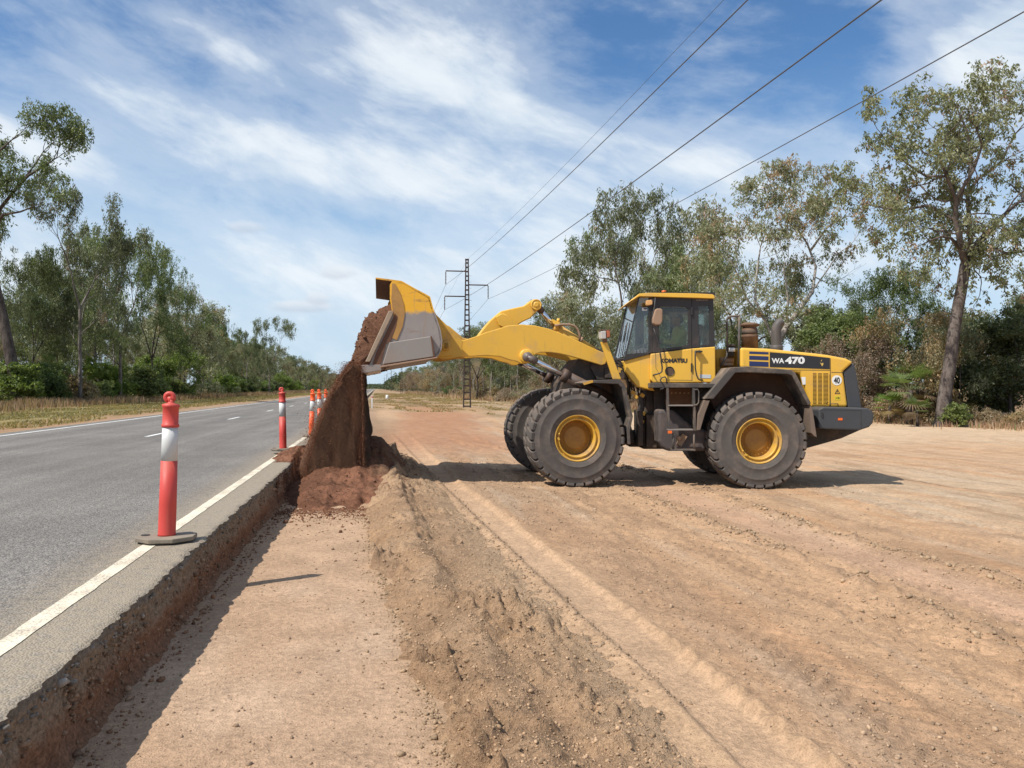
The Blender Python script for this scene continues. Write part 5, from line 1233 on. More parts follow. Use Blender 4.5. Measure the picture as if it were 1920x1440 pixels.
def operator():
    hipL = L(1272, 0, LD0); hip = root_M @ Vector((hipL.x, 0, 2.33))
    pr = empty('person', hip, -TH+math.pi)               # faces the bucket (local +X is forward)
    tag(pr, 'operator in a yellow-green hi-vis shirt and dark cap seated at the loader controls', 'person')
    SK = mat('skin', (.34, .19, .13), .55, var=.06); SH = mat('hivis_shirt', (.48, .50, .12), .85, var=.1); TR = mat('navy_trousers', (.02, .028, .06), .85, var=.15); CP = mat('dark_cap', (.03, .03, .035), .85); HR = mat('dark_hair', (.03, .02, .015), .9)
    b = MB(); sh = {}
    ball(b, (0, 0, .02), (.13, .165, .11)); capsule(b, [(0, 0, .05), (.0, 0, .25), (-.02, 0, .42)], [.125, .13, .135]); ball(b, (-.02, 0, .40), (.12, .19, .12)); capsule(b, [(-.02, 0, .48), (.005, 0, .58)], [.06, .052])
    ball(b, (.02, 0, .69), (.098, .076, .118), 16, 12); ball(b, (.05, 0, .635), (.062, .052, .06)); ball(b, (.122, 0, .675), (.02, .014, .026)); ball(b, (.10, 0, .628), (.022, .026, .010))
    for s in (-1, 1):
        ball(b, (.010, s*.078, .68), (.018, .012, .03)); ball(b, (.098, s*.03, .70), (.016, .016, .010))
        capsule(b, [(-.02, s*.20, .44), (.10, s*.26, .20), (.36, s*.15, .24)], [.052, .043, .030])       # arm to the wheel
        ball(b, (.385, s*.15, .245), (.045, .022, .04))
        for k in range(4):                                                                             # fingers closed over the rim
            y = s*.15+(k-1.5)*.019; capsule(b, [(.42, y, .265), (.452, y, .26), (.462, y, .238), (.445, y, .222)], [.0095, .009, .0085, .008], 8)
        capsule(b, [(.39, s*.125, .235), (.42, s*.112, .225), (.44, s*.118, .238)], [.011, .010, .009], 8)
        capsule(b, [(.02, s*.10, .0), (.42, s*.14, .03), (.50, s*.14, -.38)], [.085, .06, .042]); capsule(b, [(.50, s*.14, -.42), (.62, s*.15, -.45)], [.042, .035])
    fused(b, 'body', SK, pr, .011)
    b = MB(); capsule(b, [(0, 0, .04), (.0, 0, .25), (-.02, 0, .42)], [.14, .148, .15]); ball(b, (-.02, 0, .40), (.135, .21, .125)); ball(b, (-.01, 0, .50), (.08, .09, .05))
    for s in (-1, 1): capsule(b, [(-.02, s*.20, .44), (.10, s*.26, .20), (.30, s*.175, .232)], [.068, .058, .045])
    fused(b, 'shirt', SH, pr, .014)
    b = MB(); ball(b, (0, 0, .02), (.145, .18, .115))
    for s in (-1, 1): capsule(b, [(.02, s*.10, .0), (.42, s*.14, .03), (.50, s*.14, -.36)], [.10, .075, .062])
    fused(b, 'trousers', TR, pr, .014)
    b = MB()
    for s in (-1, 1): capsule(b, [(.50, s*.14, -.40), (.51, s*.14, -.46), (.66, s*.15, -.475)], [.058, .052, .045])
    fused(b, 'boots', mat('boot_leather', (.06, .04, .025), .7), pr, .013)
    b = MB(); ball(b, (.008, 0, .735), (.108, .088, .085)); b.prism([(.09, -.07, .735), (.185, -.045, .722), (.20, 0, .72), (.185, .045, .722), (.09, .07, .735)], (0, 0, .012)); fused(b, 'cap', CP, pr, .010)
    b = MB(); ball(b, (-.045, 0, .67), (.06, .08, .065)); fused(b, 'hair', HR, pr, .012)
operator()
dust()
# ------------------------------------------------------------------ bollards
def bollards():
    RB = mat('faded_red_plastic', (.56, .055, .04), .5, var=.12, vscale=3, dirt=.35, dirtcol=(.40, .16, .11), dscale=4, grime=.5); OB = mat('orange_plastic', (.85, .10, .012), .4, var=.06, dirt=.15, dirtcol=(.6, .2, .08))
    WB = mat('reflective_band', (.58, .58, .56), .45, var=.08, dirt=.4, grime=.4, dirtcol=(.45, .40, .34)); BB = mat('rubber_base', (.20, .165, .125), .85, var=.2, dirt=.4, dirtcol=(.30, .24, .17), bump=.3)
    pos = [(-1.643, 6.75, 1.6, .2, RB, 'faded red bollard with a white band nearest the camera on the pavement edge'),
           (-1.79, None, -1.0, 1.1, RB, 'faded red bollard standing just in front of the falling soil'),
           (None, 20.0, 2.2, 2.0, OB, 'bright orange bollard with a leaning post just left of the falling soil'),
           (None, 23.2, -1.0, .5, OB, 'bright orange bollard half hidden behind the top left of the falling soil'),
           (None, 26.2, 1.2, 1.5, OB, 'farthest bright orange bollard, mostly hidden behind the falling soil')]
    pxs = [None, 530, 583.5, 600, 610]
    first = {}
    for k, (x, y, lean, rz, m_, lab) in enumerate(pos):
        if k == 1: p = W(531, 15.0); x, y = p.x, p.y
        elif k > 1: p = W(pxs[k], y); x, y = p.x, p.y
        if m_ not in first:
            r = empty('traffic_bollard', (x, y, ROADZ))
            b = MB()
            o = [(.235*math.cos(a)*(1 if abs(math.sin(2*a)) > .1 else 1), .205*math.sin(a)) for a in [math.pi*(2*i+1)/8 for i in range(8)]]
            b.prism([(u, v, .012) for u, v in o], (0, 0, .034)); b.build('base', BB, r, .006)
            b = MB(); b.prism([(u*.9, v*.9, .002) for u, v in o], (0, 0, .0095)); b.build('base_foot', BLK, r)
            b = MB(); b.lathe([(.03, 0), (.035, .006), (.0005, .006)], c=(-.165, .02, .0455), n=16, smooth=False); b.build('carry_slot', BLK, r)
            b = MB(); b.lathe([(.070, .045), (.066, .06), (.0655, .30), (.0625, .64)], n=24); b.build('post', m_, r)
            b = MB(); b.lathe([(.0622, .64), (.0605, .78), (.0595, .905)], n=20); b.build('reflective_band', WB, r)
            b = MB(); b.lathe([(.0595, .905), (.066, .908), (.0675, .918), (.066, .93), (.060, .935), (.0595, 1.06), (.0665, 1.068), (.0675, 1.078), (.064, 1.09), (.03, 1.098), (.024, 1.105), (.023, 1.125)], n=24)
            pts = [Vector((-.012+.030*math.cos(a), 0, 1.145+.030*math.sin(a))) for a in np.linspace(rad(250), rad(-40), 13)]
            b.tube([Vector((0, 0, 1.10)), Vector((-.004, 0, 1.125)), Vector((-.01, 0, 1.15))], .024, 10); b.tube(pts, .019, 10); b.build('head', m_, r)
            first[m_] = r
        else:
            s = first[m_]; r = s.copy(); COL.objects.link(r); r.location = (x, y, ROADZ)
            for ch in s.children: c = ch.copy(); COL.objects.link(c); c.parent = r
        r.location.z = ROADZ+.004 if k != 1 else ROADZ+.05
        r.rotation_euler = (0, rad(lean), 0) ; tag(r, lab, 'bollard', 'bollards along the pavement edge')
        for ch in r.children:
            if ch.name.startswith(('base', 'carry')): ch.rotation_euler = (0, -rad(lean), 0)
bollards()

# ------------------------------------------------------------------ power line
def power_line():
    ST = mat('pole_steel', (.045, .030, .024), .7, var=.25, dirt=.3, dirtcol=(.13, .05, .03)); INS = mat('insulator', (.10, .07, .06), .35); WR = mat('wire', (.10, .10, .105), .5, metal=.3)
    Ys = [71, 262, 452, 650, 860]; X0 = 8.0; H = 13.2
    yaw = rad(0); proto = None; AR = [(-1.9, 12.15), (1.9, 10.95), (-2.0, 9.9)]
    labs = ['nearest lattice ladder pole carrying overhead wires, standing in the clearing behind the boom', 'second ladder power pole, dark against the right-hand tree line', 'third ladder power pole far down the road', 'fourth ladder power pole, small near the horizon', 'farthest tiny ladder power pole on the horizon']
    for k, Y in enumerate(Ys):
        x = X0+(.18*k); zg = float(gz_base(x, Y))
        if proto is None:
            r = empty('power_pole', (x, Y, zg)); 
            b = MB()
            for s in (-1, 1):
                b.prism([(s*.30-.05, -.09, 0), (s*.30+.05, -.09, 0), (s*.30+.05, .09, 0), (s*.30-.05, .09, 0)], (0, 0, .01))
                v = [(s*.31-.055, -.10, 0), (s*.31+.055, -.10, 0), (s*.31+.055, .10, 0), (s*.31-.055, .10, 0)]; w = [(s*.10-.05, -.08, H), (s*.10+.05, -.08, H), (s*.10+.05, .08, H), (s*.10-.05, .08, H)]
                b.add(v+w, [(0, 1, 5, 4), (1, 2, 6, 5), (2, 3, 7, 6), (3, 0, 4, 7), (4, 5, 6, 7)])
            z = .12
            while z < H-.1:
                f = z/H; hw = .31+(.10-.31)*f; b.box((0, 0, z), (hw*2, .10, .13)); z += .62-.25*f
            b.box((0, 0, H), (.34, .2, .12)); b.build('lattice_mast', ST, r)
            for ax, az_ in AR:
                b = MB(); s = 1 if ax > 0 else -1; b.tube([(s*.08, 0, az_), (ax, 0, az_)], .055, 6); arm = b.build('crossarm', ST, r)
                b = MB(); pr = []; zz = 0
                for i in range(9): pr += [(.03, -zz-.02), (.075, -zz-.06), (.03, -zz-.10)]; zz += .13
                b.lathe(pr[::-1], c=(ax, 0, az_-.05), n=10); b.build('insulator', INS, arm)
            b = MB()
            for i in range(16):
                z = 3.5+i*.55; hw = .31-.21*z/H; b.tube([(hw, 0, z), (hw+.26, 0, z)], .013, 4)
            b.build('climbing_pegs', ST, r); proto = r
        else:
            r = proto.copy(); COL.objects.link(r); r.location = (x, Y, zg)
            for ch in proto.children:
                c = ch.copy(); COL.objects.link(c); c.parent = r
                for g in ch.children: d = g.copy(); COL.objects.link(d); d.parent = c
        tag(r, labs[k], 'power pole', 'power poles of the line beside the road')
    # conductors, one thing each, sagging from span to span
    names = ['overhead wire from the upper left crossarm, rising to the top edge of the sky', 'lowest overhead wire, from the right crossarm to the top right corner of the sky', 'overhead wire from the lower left crossarm, between its two neighbours in the sky', 'thin earth wire strung from the very top of the poles, faintest in the sky']
    att = [(-1.9, 10.95-.0, 3.2), (1.9, 9.75, 2.5), (-2.0, 8.72, 2.6), (0, H+.05, 3.0)]
    for (ax, az_, sag), nm in zip(att, names):
        b = MB(); st = [-119]+Ys
        for i in range(len(st)-1):
            ya, yb = st[i], st[i+1]; n = 44 if i == 0 else 14; xa, xb = X0+.18*(i-1)*(i > 0), X0+.18*i; pts = []
            for j in range(n+1):
                t = j/n; y = ya+(yb-ya)*t; pts.append((xa+(xb-xa)*t+ax, y, az_-.1-sag*4*t*(1-t)-.0))
            b.tube(pts, .012 if ax else .006, 5, cap=False)
        o = b.build('power_line_wire', WR, None, normals=False); tag(o, nm, 'power line', 'overhead wires')
power_line()
def markers():
    p = W(697.5, 62); zg = float(gz_base(p.x, p.y)); r = empty('marker_post', (p.x, p.y, zg)); Wm = mat('white_post', (.75, .74, .72), .5)
    b = MB(); b.prism([(-.05, -.012, 0), (.05, -.012, 0), (.05, .012, 0), (-.05, .012, 0)], (0, 0, 1.0)); b.build('post', Wm, r, .004)
    b = MB(); b.prism([(-.04, -.017, .82), (.04, -.017, .82), (.04, -.013, .82), (-.04, -.013, .82)], (0, 0, .12)); b.build('reflector', mat('red_reflector', (.6, .03, .02), .3), r)
    tag(r, 'slim white roadside marker post with a red reflector, far down the road', 'marker post')
    p = W(726, 120); zg = float(gz_base(p.x, p.y)); r = empty('water_tank', (p.x, p.y, zg))
    b = MB(); b.lathe([(.22, 0), (.23, .02), (.23, .5), (.2, .56), (.06, .6), (.0005, .6)], n=20); b.build('tank', Wm, r)
    b = MB(); b.box((0, 0, -.02), (.5, .5, .08)); b.build('pallet', mat('pallet', (.3, .22, .14), .8), r); tag(r, 'small white container standing in dry grass far along the clearing', 'container')
markers()

# ------------------------------------------------------------------ vegetation
def leaf_mat(name, trans=.35):
    m = bpy.data.materials.new(name); m.use_nodes = True; q = NT(m.node_tree)
    c = q.n('ShaderNodeVertexColor', layer_name='col').outputs[0]
    oi = q.n('ShaderNodeObjectInfo').outputs['Random']
    hsv = q.n('ShaderNodeHueSaturation', {'Hue': q.ss(oi, 0, 1, .488, .512), 'Saturation': q.ss(oi, 0, 1, .85, 1.1), 'Value': q.ss(q.m('FRACT', q.m('MULTIPLY', oi, 7.3)), 0, 1, .82, 1.2), 'Color': c}).outputs[0]
    p = q.n('ShaderNodeBsdfPrincipled', {'Base Color': hsv, 'Roughness': .5, 'Specular IOR Level': .45})
    t = q.n('ShaderNodeBsdfTranslucent', {0: q.n('ShaderNodeVectorMath', {0: hsv, 1: (1.25, 1.35, .7)}, operation='MULTIPLY').outputs[0]})
    x = q.n('ShaderNodeMixShader', {0: trans, 1: p.outputs[0], 2: t.outputs[0]})
    o = q.n('ShaderNodeOutputMaterial'); q.t.links.new(x.outputs[0], o.inputs[0]); return m
LEAF = leaf_mat('leaves')
def bark_mat(name, a, b_, sc=3):
    m = bpy.data.materials.new(name); m.use_nodes = True; q = NT(m.node_tree)
    tc = q.n('ShaderNodeTexCoord').outputs['Object']; v = q.n('ShaderNodeVectorMath', {0: tc, 1: (sc, sc, sc*.35)}, operation='MULTIPLY').outputs[0]
    n = q.noise(v, 1.2, 6, .7); n2 = q.noise(tc, 14, 4, .7)
    c = q.mix(q.ss(q.m('ADD', q.m('MULTIPLY', n, .7), q.m('MULTIPLY', n2, .3)), .38, .62), a+(1,), b_+(1,))
    p = q.n('ShaderNodeBsdfPrincipled', {'Base Color': c, 'Roughness': .9, 'Specular IOR Level': .2})
    bp = q.n('ShaderNodeBump', {'Strength': .6, 'Distance': .03, 'Height': q.m('ADD', n, n2)}); q.t.links.new(bp.outputs[0], p.inputs['Normal'])
    o = q.n('ShaderNodeOutputMaterial'); q.t.links.new(p.outputs[0], o.inputs[0]); return m
BARK = bark_mat('grey_bark', (.10, .080, .066), (.27, .235, .205)); BARKD = bark_mat('dark_bark', (.045, .034, .028), (.13, .105, .088)); BARKP = bark_mat('pale_bark', (.22, .19, .165), (.46, .42, .38))

class Tree:
    def __init__(s, seed): s.r = random.Random(seed); s.rng = np.random.default_rng(seed); s.mb = MB(); s.tips = []; s.bare = 0
    def limb(s, pts, r0, r1, n=7): s.mb.tube(pts, r0, n, cap=False, r2=r1)
    def grow(s, p, d, Ln, r, lev, maxlev, wig=.16, up=.05, ang=(22, 50), kids=(2, 3), shrink=.74, droop=0):
        R = s.r; n = 4 if lev < maxlev else 3; pts = [p.copy()]; q = p.copy(); dd = d.normalized()
        for i in range(n):
            dd = (dd+Vector((R.gauss(0, wig), R.gauss(0, wig), R.gauss(0, wig)+up))).normalized(); q = q+dd*(Ln/n); pts.append(q.copy())
            if lev >= maxlev-1 and i > 0 and R.random() < .6: s.tips.append((q.copy(), dd.copy(), .7))
        r1 = r*.62; s.limb(pts, r, max(r1, .006), 7 if r > .12 else (5 if r > .04 else 4))
        if lev >= maxlev: s.tips.append((q.copy(), dd.copy(), 1.0)); return
        k = R.randint(*kids); az = R.uniform(0, 6.28)
        ax0 = dd.orthogonal().normalized()
        for j in range(k):
            a = az+j*6.283/k+R.uniform(-.5, .5); t = rad(R.uniform(*ang))*(.55 if (j == 0 and k > 1) else 1)
            ax = Matrix.Rotation(a, 3, dd) @ ax0; nd = (dd*math.cos(t)+ax*math.sin(t)).normalized()
            s.grow(q, nd, Ln*shrink*R.uniform(.8, 1.2), r1*(.85 if j == 0 else .65), lev+1, maxlev, wig, up, ang, kids, shrink)
        if R.random() < .55 and lev > 0:
            m = pts[len(pts)//2]; ax = Matrix.Rotation(R.uniform(0, 6.28), 3, dd) @ ax0
            s.grow(m, (dd*.5+ax*.85).normalized(), Ln*shrink*.75, r1*.5, min(lev+2, maxlev), maxlev, wig, up, ang, kids, shrink)
    def leaves(s, per=110, rad_=.55, size=.17, asp=.30, droop=.55, cols=((.075, .095, .035), (.13, .15, .065)), keep=1.0, flat=.75, brown=0):
        rng = s.rng; T = [t for t in s.tips if s.r.random() < keep]
        if not T: T = s.tips[:1]
        C = np.array([list(t[0]) for t in T]); Wt = np.array([t[2] for t in T]); n = len(T)
        cnt = np.maximum((per*Wt*rng.uniform(.45, 1.5, n)).astype(int), 4); idx = np.repeat(np.arange(n), cnt); N = len(idx)
        # each clump is itself a few small sprays, so gaps stay open inside it
        sub = rng.normal(0, rad_*.60, (n, 6, 3)); sub[..., 2] *= flat
        k = rng.integers(0, 6, N); off = sub[idx, k]+rng.normal(0, rad_*.21, (N, 3))*np.array([1, 1, .8])
        if droop > .4: off = sub[idx, k]+rng.normal(0, rad_*.15, (N, 3)); off[:, 2] -= rng.exponential(rad_*.42, N)
        P = C[idx]+off
        # leaf direction: mostly hanging, spread sideways
        a = rng.uniform(0, 2*np.pi, N); dn = np.clip(rng.normal(droop*1.5 if droop > .4 else droop, .45, N), -1, 1.6)
        D = np.stack([np.cos(a), np.sin(a), -dn*1.3], 1); D /= np.linalg.norm(D, axis=1)[:, None]
        S = np.cross(D, rng.normal(0, 1, (N, 3))); S /= np.maximum(np.linalg.norm(S, axis=1), 1e-6)[:, None]
        Ln = size*rng.uniform(.6, 1.35, N)[:, None]; w = Ln*asp*.5
        V = np.stack([P, P+D*Ln*.5+S*w, P+D*Ln, P+D*Ln*.5-S*w], 1).reshape(-1, 3)
        F = np.arange(N*4).reshape(-1, 4)
        c0, c1 = np.array(cols[0]), np.array(cols[1])
        t = np.clip(rng.normal(.5, .22, n)[idx]+rng.normal(0, .2, N), 0, 1)[:, None]; cc = c0*(1-t)+c1*t
        if brown:
            bm_ = (rng.uniform(0, 1, n) < brown)[idx] | (rng.uniform(0, 1, N) < brown*.3)
            cc = np.where(bm_[:, None], np.array([.33, .225, .14])*rng.uniform(.6, 1.3, N)[:, None], cc)
        return V, F, np.repeat(cc, 4, 0)
    def make(s, name, bark, cat=None, label=None, lv=None, leafname='crown', **kw):
        root_ = empty(name); s.mb.build('trunk', bark, root_, normals=False)
        V, F, C = s.leaves(**kw); mesh_np(leafname, V, F, LEAF, root_, cols=C)
        zmax = float(V[:, 2].max()) if len(V) else 1; s.h = max(zmax, .1)
        return root_
G1 = ((.105, .130, .055), (.235, .255, .130)); G2 = ((.070, .100, .034), (.170, .200, .075)); G3 = ((.15, .16, .09), (.30, .30, .19)); G4 = ((.09, .135, .03), (.25, .29, .08)); G5 = ((.19, .155, .10), (.34, .28, .18))
PROTO = {}
def proto(key, name, H, trunk, seed, maxlev, bark, r0, lean=0, tk=None, **lk):
    t = Tree(seed); tk = tk or {}; R = t.r; th = H*trunk; n = 7; pts = [Vector((0, 0, -.25))]; d = Vector((math.sin(lean), 0, math.cos(lean)))
    q = Vector((0, 0, 0)); pts.append(q.copy())
    for i in range(n): d = (d+Vector((R.gauss(0, .05), R.gauss(0, .05), .02))).normalized(); q = q+d*(th/n); pts.append(q.copy())
    t.mb.tube(pts, [r0*1.25, r0*1.08]+[r0*(1-.35*(i+1)/n) for i in range(n)], 9, cap=False)
    k = R.randint(2, 3) if not tk.get('many') else tk['many']; tk = {a: b for a, b in tk.items() if a != 'many'}
    az = R.uniform(0, 6.28)
    for j in range(k):
        a = az+j*6.283/k; tt = rad(R.uniform(14, 38)); nd = Vector((math.cos(a)*math.sin(tt), math.sin(a)*math.sin(tt), math.cos(tt)))
        t.grow(q, nd, (H-th)*.34*R.uniform(.85, 1.15), r0*.5, 1, maxlev, **tk)
    # a few side limbs lower on the trunk
    for j in range(R.randint(1, 3)):
        b = pts[R.randint(5, len(pts)-2)]; a = R.uniform(0, 6.28); t.grow(b, Vector((math.cos(a)*.8, math.sin(a)*.8, .6)), (H-th)*.25, r0*.25, 2, maxlev, **tk)
    o = t.make(name, bark, **lk); o['h'] = t.h; PROTO[key] = [o, t.h, False]; return o
GREEN = dict(wig=.15, up=.06)
proto('eucA', 'eucalypt_tree', 15, .34, 11, 5, BARK, .22, tk=GREEN, per=66, rad_=.52, size=.26, keep=.8, cols=G1)
proto('eucB', 'eucalypt_tree', 17, .42, 12, 5, BARK, .24, tk=dict(wig=.18, up=.08, ang=(18, 42)), per=62, rad_=.50, size=.26, cols=G1, brown=.03, keep=.8)
proto('eucC', 'eucalypt_tree', 13, .30, 13, 5, BARKD, .20, tk=dict(wig=.2, up=.03, ang=(25, 58)), per=60, rad_=.48, size=.25, cols=G3, brown=.06, keep=.78)
proto('eucD', 'eucalypt_tree', 16, .30, 14, 5, BARKD, .22, tk=dict(wig=.16, up=.05, ang=(24, 50)), per=80, rad_=.58, size=.27, cols=G2, keep=.85)
proto('denseA', 'bushy_tree', 9, .22, 21, 4, BARKD, .16, tk=dict(wig=.2, up=.04, ang=(25, 60), kids=(3, 4)), per=170, rad_=.6, size=.20, asp=.5, droop=.2, cols=G2)
proto('denseB', 'bushy_tree', 7, .15, 22, 4, BARKD, .12, tk=dict(wig=.22, up=.02, ang=(30, 65), kids=(3, 4)), per=170, rad_=.50, size=.16, asp=.55, droop=.1, cols=G4)
proto('dryA', 'dry_tree', 8, .3, 31, 4, BARK, .10, tk=dict(wig=.2, up=.06, kids=(2, 4)), per=80, rad_=.5, size=.15, asp=.45, cols=G5, brown=.55)
proto('dryB', 'dry_tree', 6, .2, 32, 4, BARK, .08, tk=dict(wig=.25, up=.05, kids=(2, 4)), per=60, rad_=.5, size=.14, asp=.45, cols=G3, brown=.4, keep=.8)
proto('slimA', 'slender_tree', 12, .55, 41, 4, BARKP, .09, tk=dict(wig=.12, up=.12, ang=(15, 35)), per=60, rad_=.45, size=.18, cols=G1, brown=.08)
proto('slimB', 'slender_tree', 10, .5, 42, 3, BARKD, .07, tk=dict(wig=.15, up=.1, ang=(15, 40)), per=110, rad_=.5, size=.18, cols=G3, brown=.15)
proto('bareA', 'leafless_tree', 9, .3, 43, 5, BARKP, .08, tk=dict(wig=.2, up=.1, ang=(15, 40)), per=6, rad_=.4, size=.12, cols=G5, brown=.4)
proto('shrubA', 'shrub', 3.2, .06, 51, 3, BARKD, .05, tk=dict(wig=.25, up=.02, ang=(25, 60), kids=(3, 4), many=5), per=150, rad_=.36, size=.15, asp=.6, droop=.0, cols=G4)
proto('shrubB', 'shrub', 2.4, .06, 52, 3, BARKD, .04, tk=dict(wig=.25, up=.02, ang=(25, 60), kids=(3, 4), many=5), per=100, rad_=.34, size=.13, asp=.5, cols=G5, brown=.5)
proto('shrubC', 'shrub', 4.0, .1, 53, 3, BARKD, .05, tk=dict(wig=.22, up=.05, ang=(20, 50), kids=(3, 4), many=4), per=140, rad_=.42, size=.16, asp=.55, cols=G2)
def palm(seed, n=26, Lf=1.3):
    rng = random.Random(seed); r = empty('fan_palm'); b = MB(); b.tube([(0, 0, -.1), (.05, 0, .7), (.02, .05, 1.5)], [.14, .11, .09], 8); b.build('trunk', BARKD, r, normals=False)
    V = []; F = []; C = []
    for i in range(n):
        az = rng.uniform(0, 6.28); el = rng.uniform(-.9, 1.2); d = Vector((math.cos(az)*math.cos(el), math.sin(az)*math.cos(el), math.sin(el))); c = Vector((0, 0, 1.5))+d*Lf*.55
        side = d.cross(ZV).normalized(); upv = side.cross(d); dead = el < -.25
        for j in range(15):
            a = (j-7)/7*1.35; dd = (d*math.cos(a)+side*math.sin(a)).normalized(); tip = c+dd*Lf*.6*rng.uniform(.85, 1.1)+Vector((0, 0, -.10)); w = dd.cross(upv).normalized()*.028
            k = len(V); V += [c, c+dd*Lf*.3+w, tip, c+dd*Lf*.3-w]; F.append((k, k+1, k+2, k+3)); cc = (.22, .15, .08) if dead else (.13, .19, .05); C += [cc]*4
        k = len(V); w = side*.015; V += [Vector((0, 0, 1.45)), Vector((0, 0, 1.45))+w, c+w, c]; F.append((k, k+1, k+2, k+3)); C += [(.14, .15, .06)]*4
    mesh_np('fronds', [list(v) for v in V], F, LEAF, r, cols=np.array(C)); PROTO['palm'] = [r, 2.3, False]
palm(5)
def put(key, px, D, h, label, cat, group, rz=None, sc=None, seed=0, name=None):
    """stand a tree of height h metres at forward distance D under picture column px"""
    ob, hh, used = PROTO[key]; p = W(px, D); rz = (hash((key, round(px), round(D))) % 628)/100 if rz is None else rz
    rz = ((px*13.7+D*3.1+seed) % 6.28) if rz is None else rz
    if not used: r = ob; PROTO[key][2] = True
    else:
        r = ob.copy(); COL.objects.link(r)
        for ch in ob.children: c = ch.copy(); COL.objects.link(c); c.parent = r
    r.location = (p.x, p.y, float(gz_base(p.x, p.y))-.05); k = h/hh; r.scale = (k*(sc or 1), k*(sc or 1), k); r.rotation_euler = (0, 0, (px*.37+D*1.3) % 6.28)
    tag(r, label, cat, group); return r
def hgt(py, D): return (HOR-py)/FPX*D+CAMZ

# ---- the big forked tree on the right, limbs laid out one by one
def big_right():
    D = 37.5; base = W(1765, D); t = Tree(77)
    ex, ey = Vector((CT, -ST, 0)), Vector((ST, CT, 0))
    def P(px, py, dy=0): return ex*((px-1765)/FPX*D*(1+dy/D)+0)+ey*dy+ZV*((HOR-py)/FPX*(D+dy)+CAMZ-zg)
    zg = float(gz_base(base.x, base.y))
    def limb(pts, r0, r1, fin, lev=3, Ln=1.8, mx=5, side=True):
        Q = [P(*p) for p in pts]; t.mb.tube(Q, r0, 9, cap=False, r2=r1)
        d = (Q[-1]-Q[-2]).normalized()
        for k in range(fin): 
            v = Vector((t.r.gauss(0, .7), t.r.gauss(0, .7), t.r.gauss(.15, .5))); t.grow(Q[-1], (d+v*.8).normalized(), Ln, r1*.7, lev, mx, .30, .02, (25, 60), (2, 3), .74)
        if side:
            for i in range(1, len(Q)-1):
                for _ in range(2):
                    v = Vector((t.r.gauss(0, 1), t.r.gauss(0, 1), t.r.gauss(.1, .6))).normalized(); t.grow(Q[i], (v+d*.3).normalized(), Ln*.95, r1*.7, lev, mx, .30, .02, (25, 60), (2, 3), .74)
    t.mb.tube([P(1763, 803), P(1766, 790), P(1773, 730), P(1780, 690), P(1788, 630), P(1794, 590), P(1803, 543), P(1811, 495)], [.40, .33, .29, .28, .265, .26, .25, .24], 12, cap=False)
    limb([(1811, 497, 0), (1797, 470, -.3), (1788, 440, -.5), (1777, 411, -.7), (1771, 373, -1.0), (1745, 330, -1.4), (1728, 300, -1.6)], .17, .06, 3)
    limb([(1813, 492, 0), (1826, 470, .3), (1845, 452, .4), (1874, 426, .6), (1898, 405, .8), (1930, 380, 1.0)], .18, .07, 3)
    limb([(1826, 470, .2), (1835, 421, .8), (1840, 363, 1.2), (1851, 300, 1.4), (1842, 245, 1.3), (1820, 200, 1.2)], .13, .035, 2, Ln=1.3)
    limb([(1840, 363, 1.2), (1868, 335, 1.6), (1918, 304, 2.0), (1950, 250, 2.2)], .09, .04, 3)
    limb([(1797, 470, -.3), (1765, 447, -.9), (1730, 443, -1.6), (1695, 452, -2.1)], .09, .035, 2, Ln=1.4)
    limb([(1777, 411, -.7), (1745, 385, .3), (1705, 395, .9), (1665, 385, 1.2)], .09, .035, 3, Ln=1.4)
    limb([(1771, 373, -1.), (1790, 320, -1.6), (1800, 272, -1.9), (1780, 235, -2.2)], .08, .03, 2, Ln=1.2)
    limb([(1851, 290, 1.4), (1880, 255, 1.6), (1895, 215, 1.6), (1900, 190, 1.6)], .06, .025, 2, Ln=1.1)
    limb([(1845, 452, .4), (1880, 475, -.4), (1912, 470, -.8), (1945, 480, -1)], .08, .035, 2, Ln=1.3)
    limb([(1745, 330, -1.4), (1715, 330, -1.0), (1680, 300, -.6), (1660, 270, -.4)], .06, .03, 3, Ln=1.3)
    r = t.make('eucalypt_tree', bark_mat('brown_grey_bark', (.06, .045, .038), (.17, .14, .12)), per=33, rad_=.23, size=.175, asp=.40, droop=.55, cols=((.12, .14, .065), (.29, .29, .15)), brown=.05, keep=.80)
    r.location = (base.x, base.y, zg); tag(r, 'large forked eucalypt with thick grey trunk and open twisted crown at the right', 'tree')
big_right()
